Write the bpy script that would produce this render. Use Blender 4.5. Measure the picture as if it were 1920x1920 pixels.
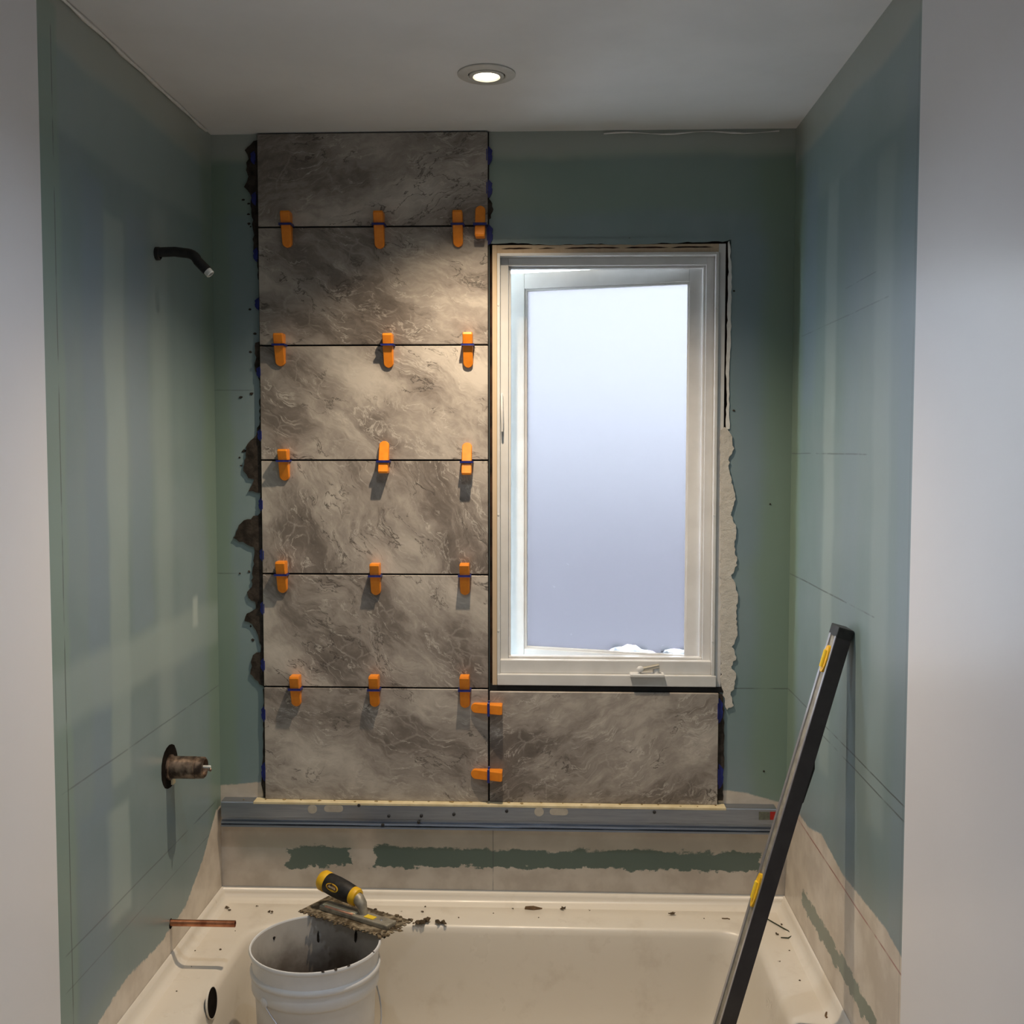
import bpy, bmesh, math, random
from mathutils import Vector, Matrix

scene = bpy.context.scene
C = scene.collection
for o in list(bpy.data.objects):
    bpy.data.objects.remove(o, do_unlink=True)

# ------------------------------------------------------------------ camera
CAM = Vector((0.9046, -2.8461, 1.64))
YAW, PITCH, ROLL, FPX = 0.03929, 0.05713, 0.00063, 2017.4
F_ = Vector((-math.sin(YAW) * math.cos(PITCH), math.cos(YAW) * math.cos(PITCH), -math.sin(PITCH)))
R0 = Vector((math.cos(YAW), math.sin(YAW), 0))
U0 = R0.cross(F_)
R_ = math.cos(ROLL) * R0 + math.sin(ROLL) * U0
U_ = -math.sin(ROLL) * R0 + math.cos(ROLL) * U0
cd = bpy.data.cameras.new('camera')
cam = bpy.data.objects.new('camera', cd)
C.objects.link(cam)
cam.matrix_world = Matrix(((R_.x, U_.x, -F_.x, CAM.x), (R_.y, U_.y, -F_.y, CAM.y), (R_.z, U_.z, -F_.z, CAM.z), (0, 0, 0, 1)))
cd.sensor_fit = 'HORIZONTAL'
cd.sensor_width = 36.0
cd.lens = 36.0 * FPX / 1920.0
cd.clip_start = 0.02
scene.camera = cam

# ------------------------------------------------------------------ world: bright overcast sky
w = bpy.data.worlds.new('overcast_sky')
scene.world = w
w.use_nodes = True
bg = w.node_tree.nodes['Background']
bg.inputs[0].default_value = (0.80, 0.90, 1.0, 1)
bg.inputs[1].default_value = 11.0

# ------------------------------------------------------------------ view
vs = scene.view_settings
vs.view_transform = 'Standard'
vs.look = 'None'
vs.gamma = 1.0
vs.use_curve_mapping = False
vs.exposure = 0.33
scene.cycles.max_bounces = 6
scene.cycles.diffuse_bounces = 3
scene.cycles.glossy_bounces = 2
scene.cycles.adaptive_threshold = 0.08
scene.cycles.sample_clamp_indirect = 6.0

LAMP_WATT, LAMP_COL = 66.0, (1.0, 0.80, 0.58)      # gimbal downlight over the tub
FILL_WATT, FILL_COL = 14.5, (0.76, 0.86, 1.0)      # added unseen downlights that fill the room with cool light

# room numbers (metres): x from the left wall, y = 0 on the back wall, z from the floor
W, H, DEEP, REAR = 1.524, 2.4676, -0.961, -4.3


def at(px, py, ax, v):
    """point of the photograph's pixel on the plane coordinate[ax] = v (real position of a feature)"""
    d = F_ + R_ * ((px - 960) / FPX) - U_ * ((py - 960) / FPX)
    t = (v - CAM[ax]) / d[ax]
    return CAM + d * t


# ------------------------------------------------------------------ node helper
class N:
    def __init__(self, name, rough=0.5, spec=0.4, metal=0.0):
        self.m = bpy.data.materials.new(name)
        self.m.use_nodes = True
        self.t = self.m.node_tree
        self.b = self.t.nodes['Principled BSDF']
        self.b.inputs['Roughness'].default_value = rough
        self.b.inputs['Specular IOR Level'].default_value = spec
        self.b.inputs['Metallic'].default_value = metal

    def new(self, kind):
        return self.t.nodes.new(kind)

    def put(self, sock, v):
        if v is None:
            return
        if isinstance(v, bpy.types.NodeSocket):
            self.t.links.new(v, sock)
        elif sock.type == 'RGBA' and isinstance(v, (tuple, list)):
            sock.default_value = (*v[:3], 1)
        else:
            sock.default_value = v

    def coord(self, which='Object'):
        return self.new('ShaderNodeTexCoord').outputs[which]

    def sep(self, v):
        n = self.new('ShaderNodeSeparateXYZ')
        self.put(n.inputs[0], v)
        return n.outputs

    def comb(self, x, y, z):
        n = self.new('ShaderNodeCombineXYZ')
        for s, v in zip(n.inputs, (x, y, z)):
            self.put(s, v)
        return n.outputs[0]

    def f(self, op, a, b=None, c=None, clamp=False):
        n = self.new('ShaderNodeMath')
        n.operation = op
        n.use_clamp = clamp
        for s, v in zip(n.inputs, (a, b, c)):
            self.put(s, v)
        return n.outputs[0]

    def noise(self, vec, scale, detail=4.0, rough=0.55, dist=0.0):
        n = self.new('ShaderNodeTexNoise')
        self.put(n.inputs['Vector'], vec)
        n.inputs['Scale'].default_value = scale
        n.inputs['Detail'].default_value = detail
        n.inputs['Roughness'].default_value = rough
        n.inputs['Distortion'].default_value = dist
        return n.outputs[0]

    def smooth(self, v, a, b, lo=0.0, hi=1.0):
        n = self.new('ShaderNodeMapRange')
        n.interpolation_type = 'SMOOTHSTEP'
        self.put(n.inputs[0], v)
        n.inputs[1].default_value = a
        n.inputs[2].default_value = b
        n.inputs[3].default_value = lo
        n.inputs[4].default_value = hi
        return n.outputs[0]

    def mix(self, fac, a, b):
        n = self.new('ShaderNodeMix')
        n.data_type = 'RGBA'
        self.put(n.inputs[0], fac)
        self.put(n.inputs[6], a)
        self.put(n.inputs[7], b)
        return n.outputs[2]

    def curve(self, v, pts, lo, hi):
        """piecewise-linear function of v (domain lo..hi, values scaled 0..1 by the caller)"""
        n = self.new('ShaderNodeFloatCurve')
        mr = self.f('DIVIDE', self.f('SUBTRACT', v, lo), hi - lo, clamp=True)
        self.put(n.inputs[1], mr)
        cv = n.mapping.curves[0]
        pts = sorted(pts)
        while len(cv.points) < len(pts):
            cv.points.new(0.5, 0.5)
        for p, (x, y) in zip(cv.points, pts):
            p.location = ((x - lo) / (hi - lo), y)
            p.handle_type = 'VECTOR'
        n.mapping.update()
        return n.outputs[0]

    def bump(self, h, strength=0.2, dist=0.002):
        n = self.new('ShaderNodeBump')
        n.inputs['Strength'].default_value = strength
        n.inputs['Distance'].default_value = dist
        self.put(n.inputs['Height'], h)
        self.put(self.b.inputs['Normal'], n.outputs[0])

    def out(self, col):
        self.put(self.b.inputs['Base Color'], col)
        return self.m


def mottled(name, c0, c1, scale=30, rough=0.5, spec=0.4, metal=0.0, bump=0.0, bscale=None, detail=5):
    n = N(name, rough, spec, metal)
    v = n.coord()
    k = n.noise(v, scale, detail)
    if bump:
        n.bump(n.noise(v, bscale or scale * 2, 5), bump)
    return n.out(n.mix(n.smooth(k, 0.3, 0.7), c0, c1))


# ------------------------------------------------------------------ mesh helpers
ORI = {}


def obj(name, bm, mat, parent=None, smooth=False, label=None, kind=None):
    o0 = ORI.get(parent, Vector()) if parent else Vector()
    bmesh.ops.recalc_face_normals(bm, faces=bm.faces)
    if o0.length:
        bmesh.ops.translate(bm, verts=bm.verts, vec=-o0)
    me = bpy.data.meshes.new(name)
    bm.to_mesh(me)
    bm.free()
    if mat:
        me.materials.append(mat)
    o = bpy.data.objects.new(name, me)
    C.objects.link(o)
    if smooth:
        for p in me.polygons:
            p.use_smooth = True
        try:
            me.set_sharp_from_angle(angle=math.radians(smooth if smooth is not True else 40))
        except Exception:
            pass
    if parent:
        o.parent = parent
    ORI[o] = o0.copy()
    if label:
        o['label'] = label
    if kind:
        o['kind'] = kind
    return o


def solo(name, bm, mat, loc, label, cat, group=None, smooth=False):
    """a thing that is one mesh, its origin at loc"""
    bmesh.ops.translate(bm, verts=bm.verts, vec=-Vector(loc))
    o = obj(name, bm, mat, None, smooth)
    o.location = loc
    o['label'] = label
    o['category'] = cat
    if group:
        o['group'] = group
    return o


def thing(name, label, cat, loc, group=None):
    o = bpy.data.objects.new(name, None)
    o.empty_display_size = 0.05
    C.objects.link(o)
    o.location = loc
    ORI[o] = Vector(loc)
    o['label'] = label
    o['category'] = cat
    if group:
        o['group'] = group
    return o


def struct(name, bm, mat, label=None, smooth=False):
    o = obj(name, bm, mat, None, smooth)
    o['kind'] = 'structure'
    if label:
        o['label'] = label
    return o


def BM():
    return bmesh.new()


def box(bm, x0, x1, y0, y1, z0, z1, bev=0.0, seg=2):
    r = bmesh.ops.create_cube(bm, size=1.0)
    for v in r['verts']:
        v.co = Vector(((x0 + x1) / 2 + v.co.x * (x1 - x0), (y0 + y1) / 2 + v.co.y * (y1 - y0), (z0 + z1) / 2 + v.co.z * (z1 - z0)))
    if bev:
        es = list({e for v in r['verts'] for e in v.link_edges})
        bmesh.ops.bevel(bm, geom=es, offset=bev, segments=seg, affect='EDGES', profile=0.6)
    return bm


def obox(bm, c, ax, ay, az, hx, hy, hz, bev=0.0):
    """oriented box: centre, three unit axes, half sizes"""
    r = bmesh.ops.create_cube(bm, size=2.0)
    for v in r['verts']:
        v.co = Vector(c) + Vector(ax) * (v.co.x * hx) + Vector(ay) * (v.co.y * hy) + Vector(az) * (v.co.z * hz)
    if bev:
        es = list({e for v in r['verts'] for e in v.link_edges})
        bmesh.ops.bevel(bm, geom=es, offset=bev, segments=2, affect='EDGES', profile=0.6)
    return bm


def tube(bm, pts, r, n=12, caps=True, closed=False):
    pts = [Vector(p) for p in pts]
    rs = r if isinstance(r, (list, tuple)) else [r] * len(pts)
    rings = []
    prev = None
    for i, p in enumerate(pts):
        a = pts[max(i - 1, 0)]
        b = pts[min(i + 1, len(pts) - 1)]
        t = (b - a).normalized()
        if prev is None:
            s = t.orthogonal().normalized()
        else:
            s = (prev - t * prev.dot(t)).normalized()
        prev = s
        q = t.cross(s)
        rings.append([bm.verts.new(p + (s * math.cos(2 * math.pi * k / n) + q * math.sin(2 * math.pi * k / n)) * rs[i]) for k in range(n)])
    for a, b in zip(rings, rings[1:]):
        for k in range(n):
            bm.faces.new((a[k], a[(k + 1) % n], b[(k + 1) % n], b[k]))
    if caps:
        bm.faces.new(rings[0][::-1])
        bm.faces.new(rings[-1])
    return bm


def lathe(bm, prof, c, axis=(0, 0, 1), n=48, cap0=False, cap1=False):
    ax = Vector(axis).normalized()
    s = ax.orthogonal().normalized()
    q = ax.cross(s)
    rings = [[bm.verts.new(Vector(c) + ax * h + (s * math.cos(2 * math.pi * k / n) + q * math.sin(2 * math.pi * k / n)) * r) for k in range(n)] for r, h in prof]
    for a, b in zip(rings, rings[1:]):
        for k in range(n):
            bm.faces.new((a[k], a[(k + 1) % n], b[(k + 1) % n], b[k]))
    if cap0:
        bm.faces.new(rings[0][::-1])
    if cap1:
        bm.faces.new(rings[-1])
    return bm


def slab(bm, pts, d):
    """polygon (list of points) extruded by the vector d"""
    a = [bm.verts.new(p) for p in pts]
    b = [bm.verts.new(Vector(p) + Vector(d)) for p in pts]
    n = len(pts)
    bm.faces.new(a[::-1])
    bm.faces.new(b)
    for i in range(n):
        bm.faces.new((a[i], a[(i + 1) % n], b[(i + 1) % n], b[i]))
    return bm


def ragged(pts, step, amp, seed, closed=True):
    """subdivide a pixel/2-D outline and shake it"""
    rnd = random.Random(seed)
    out = []
    n = len(pts)
    for i in range(n if closed else n - 1):
        a, b = pts[i], pts[(i + 1) % n]
        L = math.hypot(b[0] - a[0], b[1] - a[1])
        k = max(1, int(L / step))
        nx, ny = -(b[1] - a[1]) / (L + 1e-9), (b[0] - a[0]) / (L + 1e-9)
        for j in range(k):
            u = j / k
            s = rnd.uniform(-amp, amp) * (0 if (L > 250 and False) else 1)
            out.append((a[0] + (b[0] - a[0]) * u + nx * s, a[1] + (b[1] - a[1]) * u + ny * s))
    return out


def lump(bm, c, r, seed, flat=1.0, sub=1, rough=0.35):
    rnd = random.Random(seed)
    q = bmesh.ops.create_icosphere(bm, subdivisions=sub, radius=1.0)
    sx, sy = rnd.uniform(0.6, 1.3), rnd.uniform(0.6, 1.2)
    a = rnd.uniform(0, 6.28)
    for v in q['verts']:
        k = 1 + rnd.uniform(-rough, rough)
        x, y, z = v.co.x * sx * k, v.co.y * sy * k, v.co.z * flat * k
        v.co = Vector(c) + Vector((x * math.cos(a) - y * math.sin(a), x * math.sin(a) + y * math.cos(a), z)) * r
    return bm


# ------------------------------------------------------------------ materials
WHITE_PAINT = N('white_wall_paint', 0.33, 0.8)
_v = WHITE_PAINT.coord()
WHITE_PAINT.bump(WHITE_PAINT.noise(_v, 160, 3), 0.05, 0.001)
WHITE_PAINT = WHITE_PAINT.out(WHITE_PAINT.mix(WHITE_PAINT.noise(_v, 3, 3), (0.78, 0.77, 0.78), (0.83, 0.82, 0.83)))
CEIL = mottled('ceiling_paint', (0.74, 0.74, 0.735), (0.80, 0.80, 0.795), 4, 0.75, 0.25)
CAULK = mottled('caulk', (0.70, 0.69, 0.66), (0.80, 0.79, 0.76), 60, 0.6, 0.3)
TUBM = N('cream_enamel', 0.22, 0.5)
_v = TUBM.coord()
_k = TUBM.smooth(TUBM.noise(_v, 9, 6, 0.65), 0.52, 0.72)
TUBM.put(TUBM.b.inputs['Roughness'], TUBM.f('MULTIPLY_ADD', TUBM.noise(_v, 12, 4), 0.3, 0.18))
TUBM = TUBM.out(TUBM.mix(TUBM.f('MULTIPLY', _k, 0.5), (0.76, 0.70, 0.60), (0.60, 0.53, 0.43)))
FLOORM = mottled('subfloor', (0.50, 0.47, 0.42), (0.60, 0.57, 0.52), 8, 0.7, 0.2)
VINYL = mottled('white_vinyl', (0.60, 0.595, 0.58), (0.66, 0.655, 0.64), 14, 0.35, 0.4)
WOOD = N('pine_buck', 0.7, 0.2)
_v = WOOD.coord()
_s = WOOD.sep(_v)
WOOD = WOOD.out(WOOD.mix(WOOD.noise(WOOD.comb(WOOD.f('MULTIPLY', _s[0], 40), WOOD.f('MULTIPLY', _s[1], 40), WOOD.f('MULTIPLY', _s[2], 5)), 2.0, 4), (0.50, 0.37, 0.24), (0.66, 0.53, 0.38)))
DARKWOOD = mottled('dark_rough_framing', (0.012, 0.008, 0.007), (0.06, 0.03, 0.02), 25, 0.9, 0.1)
JOINT_GAP_BLACK = mottled('black_joint_and_gap_shade', (0.004, 0.004, 0.004), (0.012, 0.011, 0.011), 40, 0.6, 0.3)  # black of the thinset joints and of the painted shade under the sill
THINSET = mottled('dark_thinset', (0.022, 0.018, 0.015), (0.055, 0.045, 0.037), 45, 0.9, 0.15, bump=0.8, bscale=120)
COMPOUND = N('white_joint_compound', 0.85, 0.15)
_v = COMPOUND.coord()
COMPOUND.bump(COMPOUND.noise(_v, 55, 6, 0.7), 1.0, 0.004)
COMPOUND = COMPOUND.out(COMPOUND.mix(COMPOUND.noise(_v, 40, 4), (0.52, 0.48, 0.42), (0.70, 0.66, 0.60)))
ORANGE = mottled('orange_plastic', (0.78, 0.225, 0.012), (0.86, 0.28, 0.018), 60, 0.35, 0.4)
BLUE = mottled('blue_plastic', (0.012, 0.018, 0.14), (0.020, 0.030, 0.21), 60, 0.35, 0.4)
GALV = N('galvanised_steel', 0.34, 0.5, 0.9)
_v = GALV.coord()
_s = GALV.sep(_v)
_st = GALV.noise(GALV.comb(GALV.f('MULTIPLY', _s[0], 4), GALV.f('MULTIPLY', _s[1], 60), GALV.f('MULTIPLY', _s[2], 60)), 3.0, 4)
GALV = GALV.out(GALV.mix(_st, (0.25, 0.28, 0.33), (0.42, 0.46, 0.52)))
SCREW = mottled('black_screw', (0.012, 0.012, 0.013), (0.03, 0.03, 0.03), 80, 0.45, 0.4)
PLASTERDOT = mottled('bare_plaster', (0.40, 0.36, 0.30), (0.48, 0.44, 0.37), 40, 0.8, 0.2)
BLACKPIPE = mottled('black_iron', (0.006, 0.006, 0.006), (0.016, 0.015, 0.014), 60, 0.5, 0.35)
THREAD = mottled('thread_tape_white', (0.55, 0.56, 0.52), (0.72, 0.73, 0.69), 60, 0.6, 0.3)
BRASS = N('aged_brass', 0.42, 0.5, 0.7)
_v = BRASS.coord()
BRASS = BRASS.out(BRASS.mix(BRASS.smooth(BRASS.noise(_v, 45, 5), 0.35, 0.7), (0.06, 0.04, 0.03), (0.36, 0.26, 0.19)))
COPPER = N('copper', 0.36, 0.5, 0.9)
_v = COPPER.coord()
COPPER = COPPER.out(COPPER.mix(COPPER.smooth(COPPER.noise(_v, 30, 5), 0.35, 0.7), (0.32, 0.11, 0.055), (0.62, 0.27, 0.14)))
HOLE = mottled('dark_cavity', (0.004, 0.003, 0.002), (0.014, 0.010, 0.008), 30, 0.9, 0.1)
BUCKETM = mottled('white_bucket_plastic', (0.70, 0.70, 0.70), (0.78, 0.78, 0.78), 10, 0.38, 0.4)
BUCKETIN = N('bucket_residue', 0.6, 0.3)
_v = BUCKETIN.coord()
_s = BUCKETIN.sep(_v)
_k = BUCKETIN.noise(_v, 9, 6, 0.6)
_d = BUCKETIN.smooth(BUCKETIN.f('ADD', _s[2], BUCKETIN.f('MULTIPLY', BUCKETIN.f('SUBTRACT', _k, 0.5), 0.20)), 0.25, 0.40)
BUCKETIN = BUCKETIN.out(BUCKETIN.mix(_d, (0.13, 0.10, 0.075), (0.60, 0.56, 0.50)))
STEELBLADE = N('mortar_smeared_steel', 0.5, 0.4, 0.2)
_v = STEELBLADE.coord()
STEELBLADE.bump(STEELBLADE.noise(_v, 70, 5), 0.6, 0.003)
STEELBLADE = STEELBLADE.out(STEELBLADE.mix(STEELBLADE.smooth(STEELBLADE.noise(_v, 38, 6, 0.65), 0.42, 0.62), (0.085, 0.062, 0.036), (0.36, 0.30, 0.21)))
ALU = mottled('cast_aluminium', (0.24, 0.22, 0.18), (0.40, 0.37, 0.30), 50, 0.5, 0.4, 0.4)
GRIPBLK = mottled('black_rubber', (0.010, 0.010, 0.010), (0.022, 0.021, 0.020), 90, 0.5, 0.4)
GRIPYEL = mottled('yellow_rubber', (0.72, 0.40, 0.012), (0.84, 0.50, 0.02), 40, 0.45, 0.4)
CREAMLBL = mottled('cream_label', (0.80, 0.70, 0.46), (0.88, 0.79, 0.56), 70, 0.6, 0.3)
PINKLBL = mottled('pink_label', (0.68, 0.34, 0.22), (0.78, 0.44, 0.30), 70, 0.6, 0.3)
REDLBL = mottled('red_label', (0.32, 0.02, 0.015), (0.42, 0.03, 0.02), 60, 0.6, 0.3)
GREYLBL = mottled('grey_label', (0.10, 0.11, 0.085), (0.16, 0.17, 0.13), 120, 0.6, 0.3)
LEVELM = mottled('dark_anodised', (0.030, 0.025, 0.026), (0.042, 0.036, 0.036), 20, 0.42, 0.4)
LEVELED = N('bright_aluminium_edge', 0.3, 0.5, 0.85)
LEVELED = LEVELED.out((0.55, 0.55, 0.58))
VIAL = mottled('yellow_vial', (0.80, 0.52, 0.02), (0.92, 0.66, 0.05), 40, 0.25, 0.5)
SNOW = mottled('snow', (0.75, 0.78, 0.84), (0.84, 0.87, 0.92), 3, 0.8, 0.2)
MAUVE = mottled('mauve_brick', (0.20, 0.165, 0.20), (0.26, 0.22, 0.26), 2, 0.8, 0.2)


def stone():
    n = N('grey_brown_marble', 0.20, 0.5)
    at_s = n.new('ShaderNodeAttribute')
    at_s.attribute_type = 'OBJECT'
    at_s.attribute_name = 'stone_seed'
    at_a = n.new('ShaderNodeAttribute')
    at_a.attribute_type = 'OBJECT'
    at_a.attribute_name = 'stone_turn'
    at_d = n.new('ShaderNodeAttribute')
    at_d.attribute_type = 'OBJECT'
    at_d.attribute_name = 'stone_dark'
    v = n.coord()
    s = n.sep(v)
    ca, sa = n.f('COSINE', at_a.outputs['Fac']), n.f('SINE', at_a.outputs['Fac'])
    u = n.f('ADD', n.f('MULTIPLY', s[0], ca), n.f('MULTIPLY', s[2], sa))
    q = n.f('SUBTRACT', n.f('MULTIPLY', s[2], ca), n.f('MULTIPLY', s[0], sa))
    # warp
    base = n.comb(u, at_s.outputs['Fac'], q)
    w1 = n.f('SUBTRACT', n.noise(base, 5.0, 3), 0.5)
    w2 = n.f('SUBTRACT', n.noise(n.comb(u, n.f('ADD', at_s.outputs['Fac'], 31.7), q), 16.0, 4), 0.5)
    uu = n.f('ADD', u, n.f('MULTIPLY', w1, 0.10))
    qq = n.f('ADD', n.f('ADD', q, n.f('MULTIPLY', w1, 0.13)), n.f('MULTIPLY', w2, 0.035))
    vv = n.comb(n.f('MULTIPLY', uu, 1.0), at_s.outputs['Fac'], n.f('MULTIPLY', qq, 3.2))
    big = n.noise(vv, 2.1, 4, 0.5)
    cloud = n.noise(n.comb(uu, n.f('ADD', at_s.outputs['Fac'], 3.3), n.f('MULTIPLY', qq, 1.5)), 7.0, 5, 0.6)
    fine = n.noise(n.comb(n.f('MULTIPLY', uu, 1.5), at_s.outputs['Fac'], n.f('MULTIPLY', qq, 4.0)), 15.0, 8, 0.7)
    tone = n.f('ADD', n.f('ADD', n.f('MULTIPLY', big, 0.50), n.f('MULTIPLY', cloud, 0.28)), n.f('MULTIPLY', fine, 0.22))
    tone = n.f('SUBTRACT', tone, at_d.outputs['Fac'])
    cr = n.new('ShaderNodeValToRGB')
    n.put(cr.inputs[0], tone)
    e = cr.color_ramp.elements
    e[0].position, e[0].color = 0.36, (0.112, 0.094, 0.080, 1)
    e[1].position, e[1].color = 0.62, (0.52, 0.475, 0.415, 1)
    for p_, c_ in ((0.43, (0.165, 0.140, 0.120, 1)), (0.462, (0.212, 0.183, 0.158, 1)), (0.485, (0.270, 0.237, 0.207, 1)), (0.525, (0.335, 0.298, 0.260, 1)), (0.555, (0.405, 0.364, 0.318, 1))):
        k = e.new(p_)
        k.color = c_
    col = cr.outputs[0]
    # broken light and dark veins along the streaks
    vn = n.noise(vv, 6.0, 6, 0.62, 0.6)
    ridge = n.f('ABSOLUTE', n.f('SUBTRACT', vn, 0.5))
    lightv = n.f('MULTIPLY', n.smooth(ridge, 0.0, 0.016, 1, 0), n.smooth(n.noise(base, 10.0, 3), 0.42, 0.58))
    col = n.mix(n.f('MULTIPLY', lightv, 0.65), col, (0.58, 0.54, 0.48))
    # crackle: thin pale lines between broken pieces, only inside the darker clouds
    vo = n.new('ShaderNodeTexVoronoi')
    vo.feature = 'DISTANCE_TO_EDGE'
    n.put(vo.inputs['Vector'], n.comb(n.f('ADD', uu, n.f('MULTIPLY', w2, 0.07)), at_s.outputs['Fac'], n.f('MULTIPLY', qq, 1.6)))
    vo.inputs['Scale'].default_value = 11.0
    crk = n.f('MULTIPLY', n.smooth(vo.outputs['Distance'], 0.0, 0.045, 1, 0), n.smooth(cloud, 0.40, 0.50, 1, 0))
    col = n.mix(n.f('MULTIPLY', crk, 0.28), col, (0.50, 0.46, 0.41))
    vd = n.noise(n.comb(n.f('MULTIPLY', uu, 1.0), n.f('ADD', at_s.outputs['Fac'], 9.3), n.f('MULTIPLY', qq, 2.6)), 6.0, 6, 0.6, 0.4)
    rd = n.f('ABSOLUTE', n.f('SUBTRACT', vd, 0.5))
    darkv = n.f('MULTIPLY', n.smooth(rd, 0.0, 0.013, 1, 0), n.smooth(n.noise(n.comb(u, n.f('ADD', at_s.outputs['Fac'], 5), q), 7.0, 3), 0.46, 0.58))
    col = n.mix(n.f('MULTIPLY', darkv, 0.85), col, (0.060, 0.050, 0.042))
    # small light blotches
    sp = n.smooth(n.noise(vv, 30.0, 5, 0.7), 0.58, 0.68)
    col = n.mix(n.f('MULTIPLY', sp, 0.3), col, (0.50, 0.46, 0.41))
    n.put(n.b.inputs['Roughness'], n.f('MULTIPLY_ADD', fine, 0.2, 0.32))
    return n.out(col)


STONE = stone()


def greenboard(name, ui, feats, plaster=None, seed=0.0):
    """moisture-resistant board: teal paper, skim-coat bands, pencil lines, ragged plaster at the foot.
    ui = index of the horizontal coordinate (0: x, 1: y)"""
    n = N(name, 0.36, 0.75)
    v = n.coord()
    s = n.sep(v)
    u, z = s[ui], s[2]
    P = n.comb(u, seed, z)
    wa = n.f('SUBTRACT', n.noise(P, 4.0, 3), 0.5)
    wb = n.f('SUBTRACT', n.noise(n.comb(u, seed + 7.1, z), 4.0, 3), 0.5)
    fa = n.f('SUBTRACT', n.noise(P, 60.0, 5, 0.7), 0.5)
    fb = n.f('SUBTRACT', n.noise(n.comb(u, seed + 3.3, n.f('MULTIPLY', z, 2.0)), 15.0, 4, 0.6), 0.5)
    us = n.f('ADD', u, n.f('MULTIPLY', wa, 0.05))
    zs = n.f('ADD', z, n.f('MULTIPLY', wb, 0.05))
    TEAL, TEAL2 = (0.180, 0.255, 0.255), (0.220, 0.290, 0.305)
    col = n.mix(n.smooth(n.noise(P, 2.3, 4), 0.35, 0.65), TEAL, TEAL2)
    streak = n.noise(n.comb(n.f('MULTIPLY', u, 4.0), seed, n.f('MULTIPLY', z, 1.0)), 2.0, 4)
    col = n.mix(n.f('MULTIPLY', n.smooth(streak, 0.45, 0.72), 0.22), col, (0.255, 0.335, 0.325))
    for ft in feats:
        k = ft[0]
        if k == 'box':
            _, u0, u1, z0, z1, soft, c, op = ft
            m = n.f('MULTIPLY', n.smooth(us, u0 - soft, u0 + soft), n.smooth(us, u1 - soft, u1 + soft, 1, 0))
            m = n.f('MULTIPLY', m, n.f('MULTIPLY', n.smooth(zs, z0 - soft, z0 + soft), n.smooth(zs, z1 - soft, z1 + soft, 1, 0)))
            col = n.mix(n.f('MULTIPLY', m, op), col, c)
        elif k == 'rag':        # ragged hard-edged box
            _, u0, u1, z0, z1, amp, c, op = ft
            uu = n.f('ADD', u, n.f('MULTIPLY', n.f('ADD', fa, n.f('MULTIPLY', fb, 2.0)), amp))
            zz = n.f('ADD', z, n.f('MULTIPLY', n.f('ADD', n.f('MULTIPLY', fa, 0.6), n.f('MULTIPLY', fb, 1.3)), amp))
            m = n.f('MULTIPLY', n.smooth(uu, u0 - .003, u0 + .003), n.smooth(uu, u1 - .003, u1 + .003, 1, 0))
            m = n.f('MULTIPLY', m, n.f('MULTIPLY', n.smooth(zz, z0 - .002, z0 + .002), n.smooth(zz, z1 - .003, z1 + .003, 1, 0)))
            col = n.mix(n.f('MULTIPLY', m, op), col, c)
        elif k == 'plaster':    # ragged below a piecewise edge: points (u, z)
            _, pts, amp, c, c2, op = ft
            lo, hi = min(p[0] for p in pts) - .001, max(p[0] for p in pts) + .001
            edge = n.curve(u, [(a, b) for a, b in pts], lo, hi)
            zz = n.f('ADD', z, n.f('MULTIPLY', n.f('ADD', fa, n.f('MULTIPLY', wb, 0.5)), amp))
            d = n.f('SUBTRACT', edge, zz)
            m = n.smooth(d, -0.003, 0.003)
            pc = n.mix(n.smooth(n.noise(P, 13, 5), 0.35, 0.65), c, c2)
            col = n.mix(n.f('MULTIPLY', m, op), col, pc)
        elif k == 'h':          # pencil line at height z
            _, z0, u0, u1, wd, c, op = ft
            zz = n.f('ADD', z, n.f('MULTIPLY', wa, 0.004))
            m = n.f('MULTIPLY', n.smooth(n.f('ABSOLUTE', n.f('SUBTRACT', zz, z0)), wd * .5, wd, 1, 0),
                    n.f('MULTIPLY', n.smooth(u, u0 - .01, u0 + .01), n.smooth(u, u1 - .01, u1 + .01, 1, 0)))
            m = n.f('MULTIPLY', m, n.smooth(n.noise(P, 14, 3), 0.28, 0.5))
            col = n.mix(n.f('MULTIPLY', m, op), col, c)
        elif k == 'v':
            _, u0, z0, z1, wd, c, op = ft
            uu = n.f('ADD', u, n.f('MULTIPLY', wa, 0.004))
            m = n.f('MULTIPLY', n.smooth(n.f('ABSOLUTE', n.f('SUBTRACT', uu, u0)), wd * .5, wd, 1, 0),
                    n.f('MULTIPLY', n.smooth(z, z0 - .01, z0 + .01), n.smooth(z, z1 - .01, z1 + .01, 1, 0)))
            m = n.f('MULTIPLY', m, n.smooth(n.noise(P, 11, 3), 0.3, 0.5))
            col = n.mix(n.f('MULTIPLY', m, op), col, c)
    n.put(n.b.inputs['Roughness'], n.f('MULTIPLY_ADD', n.noise(P, 3, 2), 0.22, 0.26))
    n.bump(n.noise(P, 26, 4), 0.08, 0.003)
    return n.out(col)


MUD = (0.40, 0.42, 0.36)        # dry skim coat, thin over the teal
GRN = (0.190, 0.270, 0.190)     # greener paper strip
PALE = (0.320, 0.400, 0.385)
BLUISH = (0.200, 0.270, 0.322)
PL1, PL2 = (0.58, 0.50, 0.41), (0.72, 0.64, 0.54)
PEN = (0.05, 0.06, 0.06)

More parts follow.
